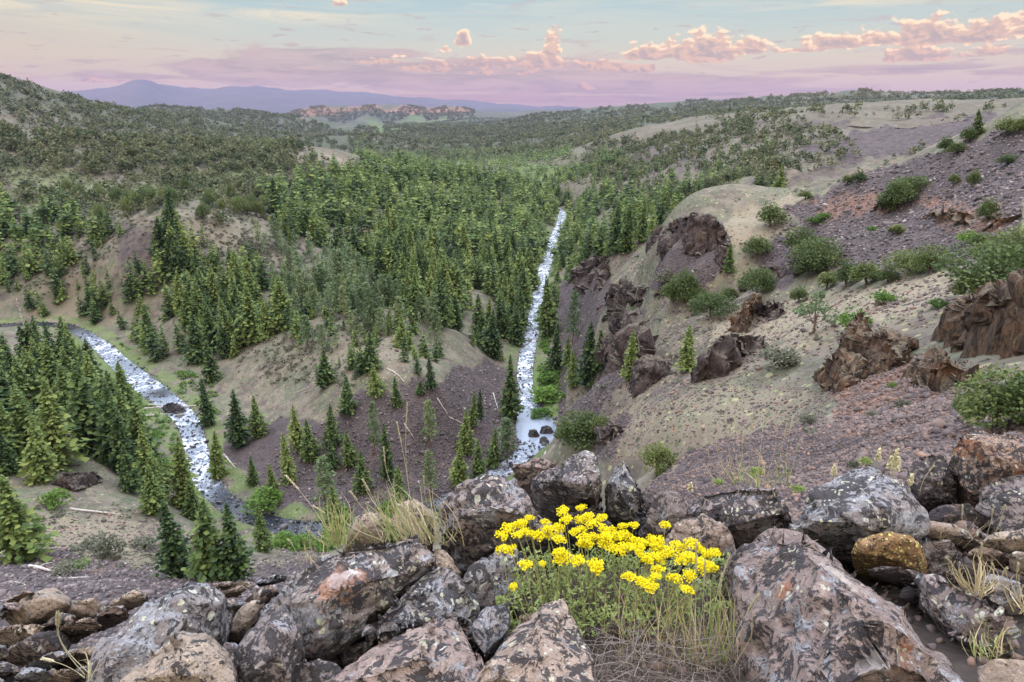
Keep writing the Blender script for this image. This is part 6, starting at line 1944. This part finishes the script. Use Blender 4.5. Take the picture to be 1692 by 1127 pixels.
def buckwheat():
    rg = random.Random(21)
    Z4 = [(500, 330), (417, 347), (260, 378), (433, 385), (337, 397), (493, 385), (590, 378), (530, 375), (190, 415), (225, 405), (240, 440), (160, 430), (395, 425), (740, 410), (885, 408), (690, 415), (550, 405), (600, 430), (640, 435),
          (470, 440), (505, 430), (135, 460), (210, 455), (270, 450), (305, 458), (345, 430), (350, 455), (400, 475), (515, 470), (555, 465), (610, 465), (660, 460), (700, 460), (740, 480), (780, 490), (820, 480), (845, 487), (930, 500), (960, 512),
          (1010, 495), (1040, 520), (1110, 535), (528, 502), (500, 497), (600, 495), (640, 510), (680, 520), (720, 510), (760, 515), (140, 520), (180, 522), (395, 535), (420, 560), (400, 572), (485, 570), (245, 592), (322, 585), (565, 590), (850, 520),
          (882, 545), (905, 530), (820, 560), (860, 572), (800, 572), (770, 545), (960, 567), (1000, 558), (1032, 577), (1072, 592), (1098, 602), (1060, 608), (850, 612), (840, 647), (718, 645), (925, 652), (993, 640), (788, 678), (820, 692), (770, 662), (985, 705), (190, 690), (1075, 545), (568, 606)]
    base = P_h(1010, 1050, 1.82)
    root = root_at('buckwheat_plant', base, 'cushion of bright yellow wildflowers growing between the foreground boulders', 'flowering plant')
    st, lf, tw = Strands(), Strands(), Strands()
    heads = []
    for (zx, zy) in Z4:
        px, py = 780 + zx / 2.77, 720 + zy / 2.77
        small = (zx, zy) in ((322, 585), (190, 690))
        heads.append((px, py, P_h(px, py, 1.50 - .00050 * (py - 840) + rg.uniform(-.02, .02)), small))
    hm = []
    for v in range(5):       # flower head: an umbel of small tufts
        r3 = np.random.default_rng(60 + v); lob = []
        for k in range(11):
            a = k * 2.4; q = math.sqrt((k + .3) / 11) * .021
            lob.append(((math.cos(a) * q, math.sin(a) * q, .006 - 14 * q * q + r3.uniform(-.002, .002)), (.0085, .0085, .0075)))
        q = blob_quads(r3, lob, 26, .0048)
        hm.append(quads_mesh('flower_head', q, M_YEL))
    for i, (px, py, p, small) in enumerate(heads):
        o = link('flower_head', hm[i % 5], root, p - base)
        s = (.55 if small else rg.uniform(.85, 1.2)); o.scale = (s, s, s * rg.uniform(.85, 1.1)); o.rotation_euler = (rg.gauss(0, .18), rg.gauss(0, .18), rg.uniform(0, 6.28))
        g = Vector((base.x + (p.x - base.x) * .72 + rg.gauss(0, .03), base.y + (p.y - base.y) * .55 + rg.gauss(0, .03), base.z - .02))
        mid = g.lerp(p, .5) + Vector((rg.gauss(0, .012), rg.gauss(0, .012), 0))
        pts = [g, g.lerp(mid, .5), mid, mid.lerp(p, .6), p + Vector((0, 0, -.004))]
        st.stem(pts, .0022, .0013)
        for k in range(5):       # umbel rays under the head
            a = k * 1.257 + rg.random()
            q = p + Vector((math.cos(a) * .014, math.sin(a) * .014, .0))
            st.stem([p - Vector((0, 0, .022)), q], .0009, .0007)
        lp_ = g.lerp(p, .55)
        for k in range(4):
            lf.leaf(g.lerp(p, rg.uniform(.35, .62)), Vector((rg.gauss(0, 1), rg.gauss(0, 1), rg.uniform(.2, 1))), rg.uniform(.016, .03), .0045)
    # leafy mass under the heads
    for i in range(820):
        px = rg.uniform(835, 1205); py = rg.uniform(915, 1045)
        edge = abs((px - 1015) / 185)
        h = 1.60 + .10 * (py - 915) / 130 + .10 * edge + rg.uniform(-.05, .09)
        p = P_h(px, py + rg.uniform(-10, 10), h)
        if p.z < base.z - .01: continue
        g = Vector((base.x + (p.x - base.x) * .8, base.y + (p.y - base.y) * .8, base.z - .02))
        tw.stem([g, g.lerp(p, .5) + Vector((rg.gauss(0, .02), rg.gauss(0, .02), 0)), p], .0016, .0009)
        for k in range(rg.randint(3, 6)):
            lf.leaf(p + Vector((rg.gauss(0, .006), rg.gauss(0, .006), rg.gauss(0, .008))), Vector((rg.gauss(0, 1), rg.gauss(0, 1), rg.uniform(.1, 1.3))), rg.uniform(.014, .028), rg.uniform(.003, .0055))
    st.build('stems', M_STEM, root, base); lf.build('leaves', M_LEAF, root, base); tw.build('twigs', M_TWIG, root, base)


buckwheat()


def tangle():
    """dead grey stems and old grass lying under the flowers"""
    rg = random.Random(8)
    base = P_h(1080, 1127, 1.80)
    root = root_at('dead_grass_tangle', base, 'tangle of dead grey grass and twigs at the bottom below the yellow flowers', 'dead grass')
    a, b = Strands(), Strands()
    for i in range(620):
        px, py = rg.uniform(975, 1225), rg.uniform(1040, 1180)
        p = P_h(px, py, rg.uniform(1.60, 1.80))
        d = Vector((rg.gauss(0, 1), rg.gauss(0, .6), rg.gauss(.15, .45))).normalized() * rg.uniform(.06, .22)
        a.stem(curve(p - d * .5, p + d * .5, (rg.gauss(0, .02), rg.gauss(0, .02), rg.gauss(.01, .015)), 5), .0013, .0006)
    for i in range(90):
        px = rg.uniform(985, 1220)
        g = P_h(px, rg.uniform(1060, 1150), 1.78)
        t_ = P_h(px + rg.gauss(0, 45), rg.uniform(930, 1080), 1.55)
        b.blade(curve(g, t_, (rg.gauss(0, .03), 0, .02), 7), .0014, Vector((1, rg.gauss(0, .3), 0)))
    a.build('dead_twigs', M_TWIG, root, base); b.build('dry_blades', M_STRAW, root, base)


tangle()


def clump(label, bx, by, h, spread_px, blades, tips, mats, width=.0022, stalks=(), seed=0, name='grass_clump', group=None, curl=.03):
    """a bunch of grass: foot at a photo pixel, blades reaching towards tip boxes, seed stalks towards given tips (px, py, height below the eye)"""
    rg = random.Random(seed)
    base = P_h(bx, by, h)
    root = root_at(name, base, label, 'grass', group)
    parts = [Strands() for _ in mats]
    for i in range(blades):
        g = P_h(bx + rg.gauss(0, spread_px), by + rg.uniform(-6, 8), h)
        x0, y0, x1, y1 = tips
        f = (g.x - base.x) / (abs(P_h(bx + spread_px, by, h).x - base.x) + 1e-6)
        tx = (x0 + x1) / 2 + f * (x1 - x0) * .22 + rg.gauss(0, (x1 - x0) * .16)
        ty = rg.uniform(y0, y1) + abs(tx - (x0 + x1) / 2) / (x1 - x0) * (y1 - y0) * .6
        t_ = at(tx, ty, g.y + rg.gauss(0, .12)); t_ = Vector(t_)
        side = Vector((1, rg.gauss(0, .5), 0)).normalized()
        parts[i % len(mats)].blade(curve(g, t_, (rg.gauss(0, curl), rg.gauss(0, curl), curl * .8), 7), width * rg.uniform(.6, 1.2), side)
    for k, pt in enumerate(parts):
        if pt.V: pt.build('blades', mats[k], root, base)
    for (tx, ty, gx, gy, dy) in stalks:
        s = Strands()
        g = P_h(gx, gy, h)
        t_ = Vector(at(tx, ty, g.y + dy))
        pts = curve(g, t_, (rg.gauss(0, .015), 0, .01), 9)
        s.stem(pts, .0016, .0010)
        d = (pts[-1] - pts[-3])
        for q in range(26):
            f = q / 25
            p = pts[-1] - d * (1 - f) * .95
            a = q * 2.4
            s.leaf(p, d.normalized() + Vector((math.cos(a), math.sin(a), 0)) * .35, .016, .0028)
        o = s.build('seed_stalk', M_PALE, root, base)
    return root


clump('tall grass clump green at the foot with straw tips behind the wide boulder', 690, 895, 1.72, 34, 135, (570, 780, 735, 860), (M_GRASS, M_PALE, M_STRAW), .0019,
      [(673, 668, 682, 850, .0), (656, 700, 680, 850, .02), (634, 742, 676, 850, .0), (580, 815, 640, 880, 0), (600, 795, 640, 880, 0.0), (700, 790, 710, 850, 0)], 1)
clump('green grass blades fanning left beside the pale boulder', 560, 900, 1.78, 14, 60, (500, 800, 600, 880), (M_GRASS, M_GRASS, M_STRAW), .0022, [(474, 788, 548, 890, .1), (520, 838, 560, 895, 0)], 2)
clump('golden dry grass tuft on the stones at lower right', 1612, 985, 1.56, 7, 46, (1560, 900, 1672, 975), (M_STRAW,), .0022, [(1622, 902, 1612, 985, 0), (1566, 925, 1610, 985, 0), (1640, 935, 1614, 985, 0), (1662, 942, 1616, 985, 0)], 3)
clump('small golden grass tuft at the right edge', 1690, 1010, 1.52, 6, 26, (1650, 930, 1730, 1000), (M_STRAW,), .002, [(1682, 935, 1690, 1005, 0), (1655, 968, 1690, 1005, 0)], 4)
clump('pale grass stems beside the pink boulder right of the flowers', 1180, 1110, 1.74, 22, 70, (1110, 930, 1250, 1090), (M_STRAW, M_GRASS), .0018, [(1205, 920, 1185, 1110, 0), (1165, 930, 1150, 1110, 0), (1252, 985, 1195, 1100, 0), (1192, 950, 1172, 1100, 0), (1150, 900, 1150, 1110, .05)], 5)
clump('thin tall pale grass standing behind the blunt boulder', 1240, 800, 1.95, 34, 40, (1160, 730, 1330, 795), (M_GRASS, M_STRAW), .0022, [(1200, 702, 1225, 800, 0), (1213, 692, 1232, 800, .1), (1244, 690, 1240, 800, .0), (1262, 690, 1250, 800, .1), (1281, 688, 1262, 800, 0), (1300, 702, 1280, 800, 0), (1180, 722, 1215, 800, 0), (1228, 715, 1235, 800, .1),
      (1310, 690, 1300, 800, .1), (1168, 745, 1200, 800, 0), (1318, 735, 1300, 800, 0)], 6, curl=.02)
clump('bent dry grass stalk with wispy seed heads in the lower left corner', 150, 1120, 1.52, 4, 8, (60, 1060, 180, 1110), (M_PALE,), .0016, [(95, 1015, 140, 1115, 0), (100, 1018, 150, 1115, .0), (75, 1090, 140, 1120, 0)], 7)
clump('few dry blades on the gravel below the green grass', 520, 930, 1.80, 12, 14, (470, 880, 560, 925), (M_STRAW,), .0018, [(512, 880, 522, 930, 0), (478, 895, 500, 935, 0)], 8)
clump('small dry blades against the rounded dark boulder at right', 1580, 900, 1.74, 12, 10, (1560, 830, 1700, 895), (M_STRAW,), .0016, [(1660, 838, 1645, 880, 0), (1590, 838, 1600, 895, 0), (1542, 772, 1520, 812, 0), (1640, 845, 1630, 885, 0)], 9)
clump('green wisps at the lower right edge beside the mottled boulder', 1625, 1085, 1.50, 14, 34, (1580, 1010, 1690, 1080), (M_GRASS, M_STRAW), .0016, [], 10)


def spike(label, px, py, top, h, seed):
    rg = random.Random(seed)
    g = P_h(px, py, h); t_ = Vector(at(px + rg.uniform(-2, 2), top, g.y))
    root = root_at('cream_wildflower', g, label, 'wildflower', None)
    s = Strands(); s.stem([g, g.lerp(t_, .5), t_], .002, .0015); s.build('stem', M_STEM, root, g)
    L = (t_ - g).length
    lob = [((0, 0, L * (.45 + .55 * k / 7)), (.012 * (1.1 - .6 * k / 7),) * 2 + (.010,)) for k in range(8)]
    link('flower_head', quads_mesh('flower_head', blob_quads(np.random.default_rng(seed), lob, 26, .008), M_CREAM), root)


for lab, px, py, top, s in (('cream flower spike standing alone left of the blunt peak', 1448, 772, 744, 1), ('left cream flower spike of the three behind the blunt peak', 1467, 786, 756, 2), ('tallest cream flower spike of the three behind the blunt peak', 1476, 778, 744, 3),
                          ('right cream flower spike of the three behind the blunt peak', 1479, 790, 758, 4), ('short cream flower spike against the small dark boulder', 1502, 808, 786, 5), ('cream flower spike left of the blunt peak boulder', 1376, 790, 772, 6), ('pale wildflower stalk behind the low dark boulder', 1140, 815, 800, 7)):
    spike(lab, px, py, top, 1.62 if px > 1300 else 1.75, s)


def cushion(label, px, py, w, h, mat, seed):
    r = np.random.default_rng(seed)
    g = P_h(px, py, h)
    W = abs(P_h(px + w, py, h).x - g.x)
    q = blob_quads(r, bush_lobes(r, 9, W, W * .9, .0), 60, W * .16)
    o = link('cushion_plant', quads_mesh('cushion_plant', q, mat), None, g)
    tag(o, label, 'plant')


for lab, px, py, w, h, mat, s in (('round green cushion plant on the scree behind the boulders', 1318, 812, 13, 1.75, M_GRASS, 1), ('pale blue green cushion plant above the blunt peak boulder', 1408, 772, 14, 1.62, M_SAGE, 2), ('green tuft right of the blue green cushion plant', 1430, 766, 12, 1.64, M_GRASS, 3),
                                  ('green tuft at the foot of the thin tall grass', 1250, 785, 15, 2.2, M_GRASS, 4), ('small green tuft left of the low dark boulder', 1186, 800, 10, 1.85, M_GRASS, 5), ('leafy sprig on the tan rock left of the flowers', 828, 995, 12, 1.55, M_LEAF, 6), ('green sprig beside the pink boulder right of the flowers', 1210, 1000, 10, 1.60, M_LEAF, 7)):
    cushion(lab, px, py, w, h, mat, s)
